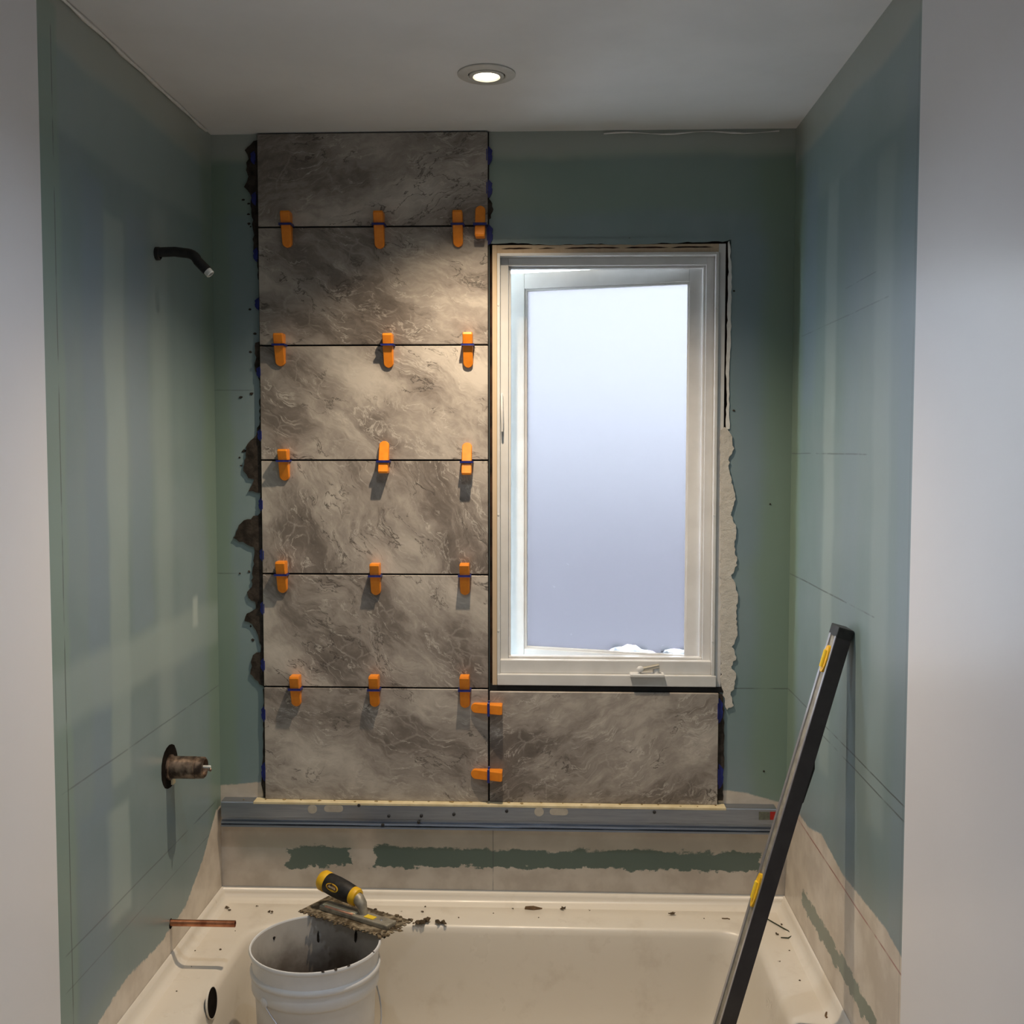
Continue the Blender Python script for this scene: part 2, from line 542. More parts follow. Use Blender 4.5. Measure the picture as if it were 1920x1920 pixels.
Lp = [at(px, py, 0, 0.0) for px, py in ((418, 1480), (405, 1520), (380, 1613), (347, 1700), (300, 1770), (233, 1840), (183, 1920), (120, 2010))]
left_feats = [
    ('box', -0.99, 0.02, 2.37, 2.6, 0.012, MUD, 0.75),
    ('box', -0.99, 0.02, 2.22, 2.39, 0.015, PALE, 0.45),
    ('box', -0.99, -0.885, 0.3, 2.45, 0.010, (0.235, 0.325, 0.270), 0.7),
    ('box', -0.80, -0.70, 0.9, 2.18, 0.02, BLUISH, 0.7),
    ('box', -0.70, -0.60, 0.95, 2.12, 0.012, PALE, 0.55),
    ('box', -0.58, -0.47, 1.25, 2.15, 0.02, BLUISH, 0.6),
    ('box', -0.44, -0.34, 0.95, 2.2, 0.03, PALE, 0.4),
    ('box', -0.09, 0.02, 0.6, 2.4, 0.03, GRN, 0.6),
    ('box', -0.96, 0.0, 1.13, 1.24, 0.02, PALE, 0.6),
    ('box', -0.74, -0.62, 0.66, 0.90, 0.012, PALE, 0.8),
    ('box', -0.87, -0.72, 0.55, 0.93, 0.02, BLUISH, 0.6),
    ('box', -0.20, -0.165, 1.19, 1.27, 0.01, (0.5, 0.58, 0.55), 0.6),
    ('plaster', [(max(min(p.y, 0.0), -0.95), p.z) for p in Lp[1:]] , 0.028, PL1, PL2, 0.95),
    ('h', 1.006, -0.93, 0.0, 0.0022, PEN, 0.45),
    ('h', 0.700, -0.93, -0.05, 0.0022, PEN, 0.5),
    ('h', 0.630, -0.93, -0.1, 0.0018, PEN, 0.4),
    ('v', -0.906, 0.5, 2.40, 0.0022, PEN, 0.7),
]
Rp = [at(px, py, 0, W) for px, py in ((1497, 1525), (1518, 1553), (1540, 1563), (1580, 1640), (1620, 1690), (1660, 1740), (1691, 1795))]
right_feats = [
    ('box', -0.99, 0.02, 2.375, 2.6, 0.012, MUD, 0.75),
    ('box', -0.99, 0.02, 2.23, 2.385, 0.015, PALE, 0.3),
    ('box', -0.10, 0.02, 0.6, 2.36, 0.03, GRN, 0.7),
    ('box', -0.24, -0.13, 1.75, 2.3, 0.03, BLUISH, 0.7),
    ('box', -0.43, -0.34, 0.9, 2.24, 0.015, PALE, 0.6),
    ('box', -0.83, -0.72, 0.9, 2.2, 0.02, PALE, 0.45),
    ('box', -0.99, -0.88, 0.7, 2.3, 0.015, BLUISH, 0.4),
    ('box', -0.62, -0.50, 0.75, 2.1, 0.03, BLUISH, 0.4),
    ('plaster', [(max(p.y, -0.958), p.z) for p in Rp], 0.016, PL1, PL2, 0.95),
    ('rag', -0.82, -0.20, 0.512, 0.556, 0.055, (0.13, 0.185, 0.145), 0.9),
    ('h', 1.926, -0.80, -0.10, 0.0020, PEN, 0.4),
    ('h', 1.985, -0.72, -0.50, 0.0018, PEN, 0.4),
    ('h', 1.633, -0.68, 0.0, 0.0020, PEN, 0.6),
    ('h', 1.318, -0.75, 0.0, 0.0022, PEN, 0.7),
    ('h', 1.012, -0.95, 0.0, 0.0022, PEN, 0.75),
    ('h', 0.985, -0.95, -0.25, 0.0022, PEN, 0.65),
    ('h', 0.708, -0.96, 0.0, 0.0026, (0.28, 0.05, 0.035), 0.8),
    ('v', -0.945, 0.4, 2.45, 0.0018, PEN, 0.4),
]
DKTEAL = (0.095, 0.150, 0.125)
back_feats = [
    ('box', -0.02, 1.55, 2.40, 2.6, 0.012, MUD, 0.75),
    ('box', -0.02, 1.55, 2.26, 2.41, 0.02, GRN, 0.45),
    ('box', -0.02, 0.045, 0.7, 2.4, 0.015, GRN, 0.6),
    ('box', 1.44, 1.55, 0.7, 2.4, 0.03, GRN, 0.7),
    ('box', 1.37, 1.45, 1.35, 2.2, 0.03, BLUISH, 0.5),
    ('plaster', [(0.0, 0.73), (0.06, 0.735), (0.12, 0.742), (1.36, 0.735), (1.42, 0.728), (1.52, 0.70)], 0.010, PL1, PL2, 0.95),
    ('box', 0.05, 0.36, 0.535, 0.60, 0.03, (0.34, 0.36, 0.31), 0.6),
    ('box', 0.43, 1.52, 0.55, 0.62, 0.03, (0.36, 0.36, 0.31), 0.6),
    ('rag', 0.180, 0.350, 0.508, 0.560, 0.045, DKTEAL, 0.97),
    ('rag', 0.415, 1.460, 0.512, 0.566, 0.040, DKTEAL, 0.97),
    ('h', 1.010, 1.36, 1.53, 0.0020, PEN, 0.6),
    ('h', 1.310, 0.0, 0.10, 0.0020, PEN, 0.5),
    ('h', 1.800, 0.0, 0.10, 0.0018, PEN, 0.4),
    ('v', 0.742, 0.44, 0.64, 0.0018, PEN, 0.55),
]
M_LEFT = greenboard('greenboard_left', 1, left_feats, seed=1.3)
M_RIGHT = greenboard('greenboard_right', 1, right_feats, seed=4.9)
M_BACK = greenboard('greenboard_back', 0, back_feats, seed=8.2)

# ------------------------------------------------------------------ setting
OX0, OX1, OZ0, OZ1 = 0.733, 1.361, 1.000, 2.186      # rough window opening
WT = 0.16
bm = BM()
def ring_rects(y, flip):
    o = [bm.verts.new((x, y, z)) for x, z in ((-0.012, -0.02), (W + 0.012, -0.02), (W + 0.012, H + 0.02), (-0.012, H + 0.02))]
    i = [bm.verts.new((x, y, z)) for x, z in ((OX0, OZ0), (OX1, OZ0), (OX1, OZ1), (OX0, OZ1))]
    for k in range(4):
        bm.faces.new((o[k], o[(k + 1) % 4], i[(k + 1) % 4], i[k]))
    return o, i
o1, i1 = ring_rects(0.0, False)
o2, i2 = ring_rects(WT, True)
for k in range(4):
    bm.faces.new((o1[k], o1[(k + 1) % 4], o2[(k + 1) % 4], o2[k]))
    bm.faces.new((i1[k], i1[(k + 1) % 4], i2[(k + 1) % 4], i2[k]))
wall_back = struct('wall_back', bm, M_BACK, 'teal moisture-resistant drywall behind the tub with tiles and window')
wall_left = struct('wall_left', box(BM(), -0.10, 0.0, DEEP, -0.0005, -0.02, H + 0.02), M_LEFT, 'teal drywall on the left with skim-coat bands and plastered foot')
wall_right = struct('wall_right', box(BM(), W, W + 0.10, DEEP, -0.0005, -0.02, H + 0.02), M_RIGHT, 'teal drywall on the right with pencil lines and plastered foot')
struct('wall_left_front', box(BM(), -0.10, 0.0025, REAR, DEEP, -0.02, H + 0.02, 0.002), WHITE_PAINT, 'white painted wall at the left edge')
struct('wall_right_front', box(BM(), W - 0.0025, W + 0.10, REAR, DEEP, -0.02, H + 0.02, 0.002), WHITE_PAINT, 'white painted wall at the right edge')
struct('wall_rear', box(BM(), -0.10, W + 0.10, REAR - 0.1, REAR, -0.02, H + 0.02), WHITE_PAINT, 'white wall behind the camera')
ceiling = struct('ceiling', box(BM(), -0.10, W + 0.10, REAR - 0.1, WT, H, H + 0.08), CEIL, 'white painted ceiling')
struct('floor', box(BM(), -0.10, W + 0.10, REAR - 0.1, WT, -0.08, -0.0205), FLOORM, 'bare subfloor')

# caulk bead along the ceiling edges and cracks in the back one
bm = BM()
tube(bm, [(0.004, DEEP + 0.01 + i * 0.06, H - 0.004 + 0.001 * math.sin(i * 1.7)) for i in range(16)], [0.004 + 0.0015 * math.sin(i * 2.3) for i in range(16)], 6)
obj('caulk_bead', bm, CAULK, ceiling, True)
bm = BM()
tube(bm, [(1.03 + i * 0.03, -0.003, H - 0.009 + 0.003 * math.sin(i * .9)) for i in range(16)], [0.0016 + 0.001 * math.sin(i * 1.3) for i in range(16)], 6)
obj('caulk_bead', bm, CAULK, ceiling, True)

# ---- tiles (pieces of the back wall)
TY0, TY1 = -0.0045, -0.0145
tile_rows = [(2.2262, 2.4640), (1.9180, 2.2218), (1.6160, 1.9136), (1.3130, 1.6116), (1.0080, 1.3086), (0.6990, 1.0036)]
props = [(57.2, -0.20, -0.022), (7.7, 0.42, 0.022), (12.4, 0.60, -0.030), (21.3, 1.15, -0.008), (29.6, 0.75, -0.022), (36.8, 0.32, -0.030)]
def tile(x0, x1, z0, z1, sd, tn, dk):
    cx, cz = (x0 + x1) / 2, (z0 + z1) / 2
    bm_ = box(BM(), x0 - cx, x1 - cx, TY1 - TY0, 0, z0 - cz, z1 - cz, 0.0012, 1)
    o = obj('tile', bm_, STONE, None)
    o.location = (cx, TY0, cz)
    o.parent = wall_back
    o['stone_seed'], o['stone_turn'], o['stone_dark'] = sd, tn, dk
    return o
for i, ((z0, z1), (sd, tn, dk)) in enumerate(zip(tile_rows, props)):
    tile(0.1265, 0.7295, z0, z1, sd, -tn, dk)
tile(0.7340, 1.3405, 0.6990, 0.9985, 44.1, 0.42, 0.006)
obj('thinset_bed', box(BM(), 0.1235, 0.7325, -0.0045, 0.0, 0.699, 2.4655), JOINT_GAP_BLACK, wall_back)
obj('thinset_bed', box(BM(), 0.7325, 1.3440, -0.0045, 0.0, 0.699, 0.9990), JOINT_GAP_BLACK, wall_back)

# ---- smeared thinset at the tile edges, compound beside the window, torn drywall paper
def wallpatch(name, px, step, amp, seed, mat, y0, y1, cut=None):
    pts = [at(a, b, 1, (y0 + y1) / 2) for a, b in ragged(px, step, amp, seed)]
    return obj(name, slab(BM(), [(p.x, y0, p.z) for p in pts], (0, y1 - y0, 0)), mat, wall_back)
wallpatch('thinset_smear', [(484, 262), (476, 265), (460, 282), (465, 298), (461, 320), (468, 332), (459, 350), (470, 364), (474, 420), (477, 470), (484, 500), (488, 560), (493, 560), (489, 380)], 7, 2.0, 3, THINSET, -0.0005, -0.006)
wallpatch('thinset_smear', [(496, 640), (480, 643), (479, 690), (488, 720), (487, 790), (478, 822), (464, 832), (458, 882), (466, 897), (476, 898), (466, 921), (488, 924), (489, 962), (470, 972), (452, 979), (437, 1010), (462, 1019), (478, 1026), (475, 1070), (472, 1100), (465, 1110), (466, 1121), (479, 1128), (480, 1140), (462, 1150), (460, 1163), (478, 1175), (490, 1210), (489, 1222), (473, 1228), (471, 1262), (487, 1283), (498, 1290)], 6, 1.8, 5, THINSET, -0.0005, -0.006)
wallpatch('thinset_smear', [(499, 1290), (494, 1292), (494, 1400), (491, 1470), (494, 1496), (501, 1496)], 8, 1.2, 6, THINSET, -0.0005, -0.005)
wallpatch('thinset_smear', [(915, 372), (921, 376), (924, 392), (920, 408), (915, 412)], 5, 1.2, 8, THINSET, -0.0005, -0.006)
wallpatch('thinset_smear', [(1344, 1300), (1354, 1302), (1357, 1330), (1357, 1420), (1355, 1500), (1345, 1500)], 8, 1.2, 9, THINSET, -0.0005, -0.007)
wallpatch('joint_compound', [(1351, 806), (1360, 800), (1371, 815), (1375, 840), (1366, 862), (1370, 900), (1379, 936), (1370, 966), (1381, 985), (1377, 1020), (1382, 1060), (1371, 1078), (1383, 1110), (1380, 1150), (1382, 1196), (1373, 1212), (1381, 1232), (1370, 1250), (1379, 1262), (1376, 1292), (1370, 1297), (1375, 1322), (1362, 1331), (1355, 1298), (1352, 1290), (1350, 1000)], 5, 1.8, 11, COMPOUND, -0.0005, -0.0045)
rnd = random.Random(4)
for i, (px, py, s) in enumerate([(456, 375, 3), (466, 382, 3), (466, 402, 3), (467, 420, 4), (470, 425, 3), (469, 580, 3), (478, 626, 4), (470, 660, 5), (472, 738, 5), (452, 745, 6), (457, 846, 5), (449, 858, 3), (452, 873, 3), (470, 1174, 3), (474, 1200, 4), (450, 1075, 3), (467, 1072, 4), (1376, 770, 3), (1376, 546, 3), (1180, 447, 2.4), (1444, 945, 2.4), (1432, 1446, 3)]):
    p = at(px, py, 1, 0)
    b = lump(BM(), (0, 0, 0), s * 0.00125, i, 1.0)
    for vtx in b.verts:
        vtx.co = Vector((p.x + vtx.co.x, -0.001 + vtx.co.y * 0.25, p.z + vtx.co.z * (0.7 if py != 745 else 0.4)))
    obj('thinset_speck', b, THINSET, wall_back)
# torn paper lips round the rough opening
wallpatch('torn_paper', [(916, 449), (1060, 447), (1200, 446), (1364, 444), (1366, 452), (1355, 453), (1270, 455), (1190, 459), (1100, 457), (1030, 460), (960, 456), (918, 457)], 9, 1.3, 21, M_BACK, -0.0005, -0.0025)
wallpatch('torn_paper', [(1368, 452), (1372, 520), (1370, 640), (1367, 720), (1368, 805), (1361, 805), (1363, 740), (1361, 700), (1363, 640), (1364, 560), (1366, 500), (1365, 455)], 9, 1.0, 22, CAULK, -0.0005, -0.0025)

# ------------------------------------------------------------------ window
win = obj('window_1', box(BM(), 0.7335, 1.3605, 0.085, 0.10, 2.155, 2.1855), DARKWOOD)
win['kind'] = 'structure'
win['label'] = 'white vinyl casement window with frosted pane, opened slightly outwards'
def wbox(name, *a, mat=VINYL, parent=None, bev=0.0):
    return obj(name, box(BM(), *a, bev), mat, parent or win)
# rough framing round the frame, seen in the gaps
wbox('rough_framing', 1.348, 1.3608, 0.022, 0.10, 1.0005, 2.1855, mat=DARKWOOD)
wbox('rough_framing', 0.7332, 0.741, 0.03, 0.10, 1.0005, 2.1855, mat=DARKWOOD)
wbox('rough_framing', 0.741, 1.348, 0.02, 0.10, 2.1765, 2.1858, mat=DARKWOOD)
# pine buck
wbox('buck_board', 0.7405, 0.7530, -0.001, 0.12, 1.010, 2.1765, mat=WOOD, bev=0.001)
buck_top = wbox('buck_board', 0.7530, 1.3300, 0.001, 0.12, 2.1550, 2.1765, mat=WOOD, bev=0.001)
wbox('buck_board', 1.3300, 1.3480, 0.001, 0.12, 1.006, 2.1765, mat=VINYL, bev=0.001)
for k, (xa, xb) in enumerate(((0.765, 0.845), (0.862, 0.905), (0.930, 1.075), (1.085, 1.20), (1.205, 1.315))):
    pts = ragged([(xa, 2.1665), (xa + .02, 2.1695), (xb - .02, 2.1693), (xb, 2.1675), (xb - .02, 2.1660)], 0.012, 0.0006, 30 + k)
    obj('split_in_wood', slab(BM(), [(a, 0.0008, b) for a, b in pts], (0, -0.0008, 0)), DARKWOOD, buck_top)
# vinyl frame: front lip, recessed face, inner stop
FX0, FX1, FZ0, FZ1 = 0.7535, 1.3300, 1.0125, 2.1545
def framering(name, x0, x1, z0, z1, t, y0, y1, bev=0.0012, sides='LRTB'):
    g = {}
    if 'L' in sides: g['L'] = wbox(name, x0, x0 + t, y0, y1, z0, z1, bev=bev)
    if 'R' in sides: g['R'] = wbox(name, x1 - t, x1, y0, y1, z0, z1, bev=bev)
    if 'T' in sides: g['T'] = wbox(name, x0 + t, x1 - t, y0, y1, z1 - t, z1, bev=bev)
    if 'B' in sides: g['B'] = wbox(name, x0 + t, x1 - t, y0, y1, z0, z0 + t, bev=bev)
    return g
framering('frame_lip', FX0, FX1, 1.030, FZ1, 0.0075, -0.006, 0.10, sides='LRT')
framering('frame_face', FX0 + 0.0075, FX1 - 0.0075, 1.060, FZ1 - 0.0075, 0.021, 0.022, 0.054, sides='LRT')
framering('frame_stop', FX0 + 0.0285, FX1 - 0.0285, 1.075, FZ1 - 0.0285, 0.006, 0.036, 0.054, sides='LRT')
# sill: lower lip and raised upper step
wbox('sill_lip', FX0 + 0.0005, FX1 + 0.004, -0.010, 0.10, 1.0145, 1.0440, bev=0.002)
wbox('sill_step', FX0 + 0.0075, FX1 - 0.0075, 0.006, 0.054, 1.0440, 1.0800, bev=0.002)
wbox('sill_inner', FX0 + 0.0285, FX1 - 0.0285, 0.030, 0.054, 1.0800, 1.0860, bev=0.002)
wbox('sill_gap_shade', 0.7335, 1.3560, -0.0035, 0.02, 0.9995, 1.0135, mat=JOINT_GAP_BLACK)  # black strip painting the recess shade between sill and tile
# casement sash turned about its right-hand hinge
HX, HY, ANG = 1.2965, 0.058, math.radians(14.8)
def sash_pt(a, d, z):
    """a = distance from the hinge edge to the left, d = depth outwards"""
    return Vector((HX - a * math.cos(ANG) + d * math.sin(ANG), HY + a * math.sin(ANG) + d * math.cos(ANG), z))
def sbox(name, a0, a1, d0, d1, z0, z1, mat, parent, bev=0.0015):
    bm_ = box(BM(), a0, a1, d0, d1, z0, z1, bev)
    for v_ in bm_.verts:
        v_.co = sash_pt(*v_.co)
    return obj(name, bm_, mat, parent)
SW, SZ0, SZ1, ST, SL, SB, SU = 0.536, 1.0480, 2.1340, 0.0350, 0.0430, 0.030, 0.044   # sash size, hinge stile, lock stile, rails
sash = sbox('sash', 0.0, ST, 0.0, 0.042, SZ0, SZ1, VINYL, win)            # hinge stile
sbox('sash_stile', SW - SL, SW, 0.0, 0.042, SZ0, SZ1, VINYL, sash)
sbox('sash_rail', ST, SW - SL, 0.0, 0.042, SZ1 - SU, SZ1, VINYL, sash)
sbox('sash_rail', ST, SW - SL, 0.0, 0.042, SZ0, SZ0 + SB, VINYL, sash)
for a0, a1, z0, z1 in ((ST - .004, ST + .006, SZ0 + SB, SZ1 - SU), (SW - SL - .006, SW - SL + .004, SZ0 + SB, SZ1 - SU), (ST, SW - SL, SZ1 - SU - .006, SZ1 - SU + .004), (ST, SW - SL, SZ0 + SB - .004, SZ0 + SB + .006)):
    sbox('glazing_bead', a0, a1, 0.006, 0.018, z0, z1, VINYL, sash, 0.0025)
g = N('window_glass', 0.02, 0.5)
tr = g.new('ShaderNodeBsdfTransparent'); gl = g.new('ShaderNodeBsdfGlossy'); gl.inputs['Roughness'].default_value = 0.03
fr = g.new('ShaderNodeFresnel'); fr.inputs[0].default_value = 1.3
mx = g.new('ShaderNodeMixShader')
g.put(mx.inputs[0], fr.outputs[0]); g.put(mx.inputs[1], tr.outputs[0]); g.put(mx.inputs[2], gl.outputs[0])
g.put(g.t.nodes['Material Output'].inputs[0], mx.outputs[0])
sbox('glass_pane', ST - .002, SW - SL + .002, 0.0215, 0.0255, SZ0 + SB - .002, SZ1 - SU + .002, g.m, sash, 0.0)
fm = N('frosted_film', 0.5, 0.3)
tl = fm.new('ShaderNodeBsdfTranslucent'); tl.inputs[0].default_value = (0.138, 0.136, 0.144, 1)
rf = fm.new('ShaderNodeBsdfRefraction'); rf.inputs['Color'].default_value = (0.108, 0.104, 0.109, 1)
rf.inputs['Roughness'].default_value = 0.72; rf.inputs['IOR'].default_value = 1.35
fx = fm.new('ShaderNodeMixShader'); 
_v = fm.coord()
_z = fm.sep(_v)[2]
_sp = fm.f('MULTIPLY', fm.smooth(fm.noise(_v, 45.0, 2), 0.73, 0.77), fm.smooth(_z, 1.38, 1.5, 1, 0))     # scuffed white flecks in the film
fm.put(fx.inputs[0], fm.f('MULTIPLY_ADD', _sp, -0.5, 0.62))
fm.put(fx.inputs[1], tl.outputs[0]); fm.put(fx.inputs[2], rf.outputs[0])
fm.put(fm.t.nodes['Material Output'].inputs[0], fx.outputs[0])
# frosted film on the room side of the glass, torn away in two places along the foot
A0, A1, Z0, Z1 = ST + .0005, SW - SL - .0005, SZ0 + SB + .0005, SZ1 - SU - .0005
foot = [(A1, Z0 + .002), (0.40, Z0 + .001), (0.30, Z0 + .002), (0.255, Z0 + .003), (0.235, Z0 + .014), (0.215, Z0 + .016), (0.20, Z0 + .024), (0.175, Z0 + .023), (0.16, Z0 + .012), (0.13, Z0 + .009), (0.115, Z0 + .003), (0.10, Z0 + .006), (0.095, Z0 + .014), (0.07, Z0 + .019), (0.045, Z0 + .017), (A0, Z0 + .018)]
bm = BM()
bm.faces.new([bm.verts.new(sash_pt(a, 0.0205, z)) for a, z in ragged(foot, 0.008, 0.0008, 61, False) + [(A0, Z0 + .018), (A0, Z1), (A1, Z1)]])
film = obj('frosted_film', bm, fm.m, sash)
# crank operator on the sill
bx0, bx1 = 1.106, 1.196
crank = wbox('crank_operator', bx0, bx1, -0.030, 0.012, 1.0430, 1.0505, bev=0.002)
bm = BM()
lathe(bm, [(0.009, 0), (0.009, 0.012), (0.0075, 0.016)], (1.176, -0.008, 1.050), n=16, cap0=True, cap1=True)
obj('crank_hub', bm, VINYL, crank, True)
bm = BM()
obox(bm, (1.158, -0.012, 1.0655), Vector((-0.97, 0, -0.22)).normalized(), (0, 1, 0), Vector((-0.22, 0, 0.97)).normalized(), 0.024, 0.0055, 0.003, 0.002)
obj('crank_arm', bm, mottled('aged_vinyl', (0.52, 0.48, 0.40), (0.60, 0.56, 0.47), 30, 0.4, 0.4), crank)
bm = BM()
lathe(bm, [(0.004, -0.010), (0.0085, -0.007), (0.0085, 0.003), (0.004, 0.006)], (1.133, -0.018, 1.0625), axis=(0.2, -1, 0.35), n=16, cap0=True, cap1=True)
obj('crank_knob', bm, VINYL, crank, True)
# lock lever on the left jamb
bm = BM()
box(bm, 0.7615, 0.7690, 0.012, 0.023, 1.725, 1.785, 0.002)
lock = obj('lock_lever', bm, VINYL, win)
bm = BM()
tube(bm, [(0.765, 0.011, 1.790), (0.7655, 0.004, 1.77), (0.766, 0.002, 1.73), (0.7665, 0.006, 1.69)], [0.003, 0.0035, 0.004, 0.003], 10)
obj('lever_handle', bm, VINYL, lock, True)
for (x_, z_) in ((1.3245, 2.01), (1.3245, 1.47), (1.3245, 1.135), (0.757, 2.02), (0.757, 1.47), (0.757, 1.16)):
    bm = BM()
    lathe(bm, [(0.0001, -0.0012), (0.0025, -0.001), (0.003, 0.0)], (x_, -0.006, z_), axis=(0, 1, 0), n=10)
    obj('screw_cap', bm, VINYL, win, True)

for m_, (a0_, a1_, h_) in enumerate(((0.145, 0.245, 0.026), (0.036, 0.105, 0.022))):
    bm = BM()
    for k in range(7):
        a_ = a0_ + (a1_ - a0_) * (k + 0.5) / 7
        q = lump(bm, (0, 0, 0), 1.0, 90 + k + 10 * m_, 1.0, 2, 0.06)
        hh = h_ * (0.75 + 0.25 * math.sin(k * 1.3 + m_))
        for v_ in bm.verts:
            if v_.co.length < 3 and v_.tag is False:
                v_.co = sash_pt(a_ + v_.co.x * 0.013, 0.0345 + v_.co.y * 0.0085, SZ0 + SB + v_.co.z * hh)
                v_.tag = True
    obj('snow_ridge', bm, SNOW, sash, True)
# ---- what the frosted pane blurs: snowy yard and a neighbouring garage
struct('yard_ground', box(BM(), -14, 16, 0.9, 24, -0.9, -0.55), SNOW, 'snow-covered yard outside the window')
gar = thing('garage', 'mauve garage blurred behind the frosted window pane', 'building', (1.6, 5.2, -0.55))
obj('wall', box(BM(), -0.9, 4.6, 5.2, 8.6, -0.55, 1.35), MAUVE, gar)
bm = BM()
slab(bm, [(-1.1, 5.0, 1.35), (4.8, 5.0, 1.35), (4.8, 6.9, 1.95), (-1.1, 6.9, 1.95)], (0, 0, 0.12))
slab(bm, [(-1.1, 6.9, 1.95), (4.8, 6.9, 1.95), (4.8, 8.8, 1.35), (-1.1, 8.8, 1.35)], (0, 0, 0.12))
obj('roof', bm, SNOW, gar)

# ------------------------------------------------------------------ bathtub
def rrect(x0, x1, y0, y1, r, z, k=8):
    pts = []
    for cx, cy, a0 in ((x1 - r, y1 - r, 0), (x0 + r, y1 - r, 90), (x0 + r, y0 + r, 180), (x1 - r, y0 + r, 270)):
        for i in range(k + 1):
            a = math.radians(a0 + 90 * i / k)
            pts.append(Vector((cx + r * math.cos(a), cy + r * math.sin(a), z)))
    return pts
def loft(bm, rings, cap=True):
    vs_ = [[bm.verts.new(p) for p in r] for r in rings]
    n_ = len(vs_[0])
    for a, b in zip(vs_, vs_[1:]):
        for i in range(n_):
            bm.faces.new((a[i], a[(i + 1) % n_], b[(i + 1) % n_], b[i]))
    if cap:
        bm.faces.new(vs_[-1])
    return bm
DZ = 0.415
tub = thing('bathtub', 'cream alcove bathtub with dusty deck under the tiled wall', 'bathtub', (W / 2, -0.38, -0.02))
bx = (0.120, 1.426, -0.690, -0.136)
def inner(d, z, r):
    return rrect(bx[0] + d, bx[1] - d, bx[2] + d * 0.8, bx[3] - d * 0.55, r, z)
rings = [rrect(0.004, W - 0.004, -0.762, -0.004, 0.004, -0.02), rrect(0.004, W - 0.004, -0.762, -0.004, 0.004, DZ - 0.012),
         rrect(0.008, W - 0.008, -0.756, -0.006, 0.004, DZ - 0.003), rrect(0.016, W - 0.016, -0.748, -0.010, 0.006, DZ),
         inner(-0.010, DZ, 0.100), inner(0.0, DZ - 0.002, 0.10), inner(0.008, DZ - 0.008, 0.10), inner(0.014, DZ - 0.022, 0.10),
         inner(0.022, 0.33, 0.105), inner(0.036, 0.22, 0.115), inner(0.055, 0.15, 0.12), inner(0.080, 0.118, 0.12), inner(0.12, 0.103, 0.11), inner(0.16, 0.100, 0.09)]
obj('tub_body', loft(BM(), rings), TUBM, tub, 50)
# tiling flange: cove rising from the deck on the three wall sides
bm = BM()
cove = [(0.030, DZ - 0.001), (0.020, DZ + 0.003), (0.012, DZ + 0.010), (0.007, DZ + 0.022), (0.0035, DZ + 0.034), (0.0005, DZ + 0.036)]
rows = []
for d, z in cove:
    rows.append([bm.verts.new(p) for p in ((d, -0.755, z), (d, -d, z), (W - d, -d, z), (W - d, -0.755, z))])
for a, b in zip(rows, rows[1:]):
    for i in range(3):
        bm.faces.new((a[i], a[i + 1], b[i + 1], b[i]))
obj('tiling_flange', bm, TUBM, tub, 60)
# overflow opening in the left end of the basin
hx = 0.1395
hp = at(398, 1880, 0, hx)
ovn = Vector((1, 0, 0.10)).normalized()
bm = BM()
lathe(bm, [(0.0336, -0.004), (0.0336, 0.0004), (0.0332, 0.0008), (0.0326, 0.0004)], hp, axis=ovn, n=32)
ov = obj('overflow_rim', bm, TUBM, tub, True)
bm = BM()
lathe(bm, [(0.0001, 0.0), (0.033, 0.0)], hp, axis=ovn, n=32)
obj('overflow_opening', bm, HOLE, ov)

# ------------------------------------------------------------------ downlight (gimbal) with its lamp
LP = Vector((0.753, -0.432, H))
EMIT = bpy.data.materials.new('lamp_lens')
EMIT.use_nodes = True
_b = EMIT.node_tree.nodes['Principled BSDF']
_b.inputs['Base Color'].default_value = (0.9, 0.85, 0.75, 1)
_b.inputs['Emission Color'].default_value = (1.0, 0.86, 0.62, 1)
_b.inputs['Emission Strength'].default_value = 9.0
NICKEL = mottled('satin_white_trim', (0.55, 0.54, 0.50), (0.62, 0.61, 0.57), 30, 0.4, 0.45)
def downlight(loc, label, watt, col, cone, lens_mat, group=None, blend=0.55):
    t = thing('downlight', label, 'light', (loc.x, loc.y, loc.z), group)
    bm_ = lathe(BM(), [(0.064, -0.0005), (0.064, -0.003), (0.060, -0.005), (0.0425, -0.006), (0.0405, -0.004), (0.0405, -0.0005)], loc, n=56)
    obj('trim_ring', bm_, NICKEL, t, True)
    bm_ = lathe(BM(), [(0.0405, -0.0012), (0.036, -0.0012)], loc, n=56)
    obj('shadow_gap', bm_, HOLE, t)
    bm_ = lathe(BM(), [(0.0385, -0.001), (0.0385, -0.0065), (0.036, -0.0085), (0.030, -0.0085), (0.027, -0.004)], loc, n=56)
    gim = obj('gimbal_ring', bm_, NICKEL, t, True)
    bm_ = lathe(BM(), [(0.0275, -0.0045), (0.018, -0.0060), (0.0001, -0.0065)], loc, n=40)
    obj('lens', bm_, lens_mat, gim, True)
    ld = bpy.data.lights.new('downlight_lamp', 'SPOT')
    ld.energy, ld.color = watt, col
    ld.spot_size, ld.spot_blend, ld.shadow_soft_size = math.radians(cone), blend, 0.014
    lo = bpy.data.objects.new('downlight_lamp', ld)
    C.objects.link(lo)
    lo.parent = t
    lo.location = (0, 0, -0.024)
    return t
downlight(LP, 'lit round recessed downlight with warm lens in the ceiling over the tub', LAMP_WATT, LAMP_COL, 122, EMIT, None, 1.0)
for yy, wh, kw in ((-1.12, 'just in front of the tub alcove', 1.0), (-2.9, 'above the camera', 1.8)):  # unseen lamps added to brighten the side walls and front ceiling
    downlight(Vector((0.753, yy, H)), 'added cool white fill downlight in the ceiling ' + wh, FILL_WATT * kw, FILL_COL, 150, EMIT, 'added fill downlights out of view', 1.0)

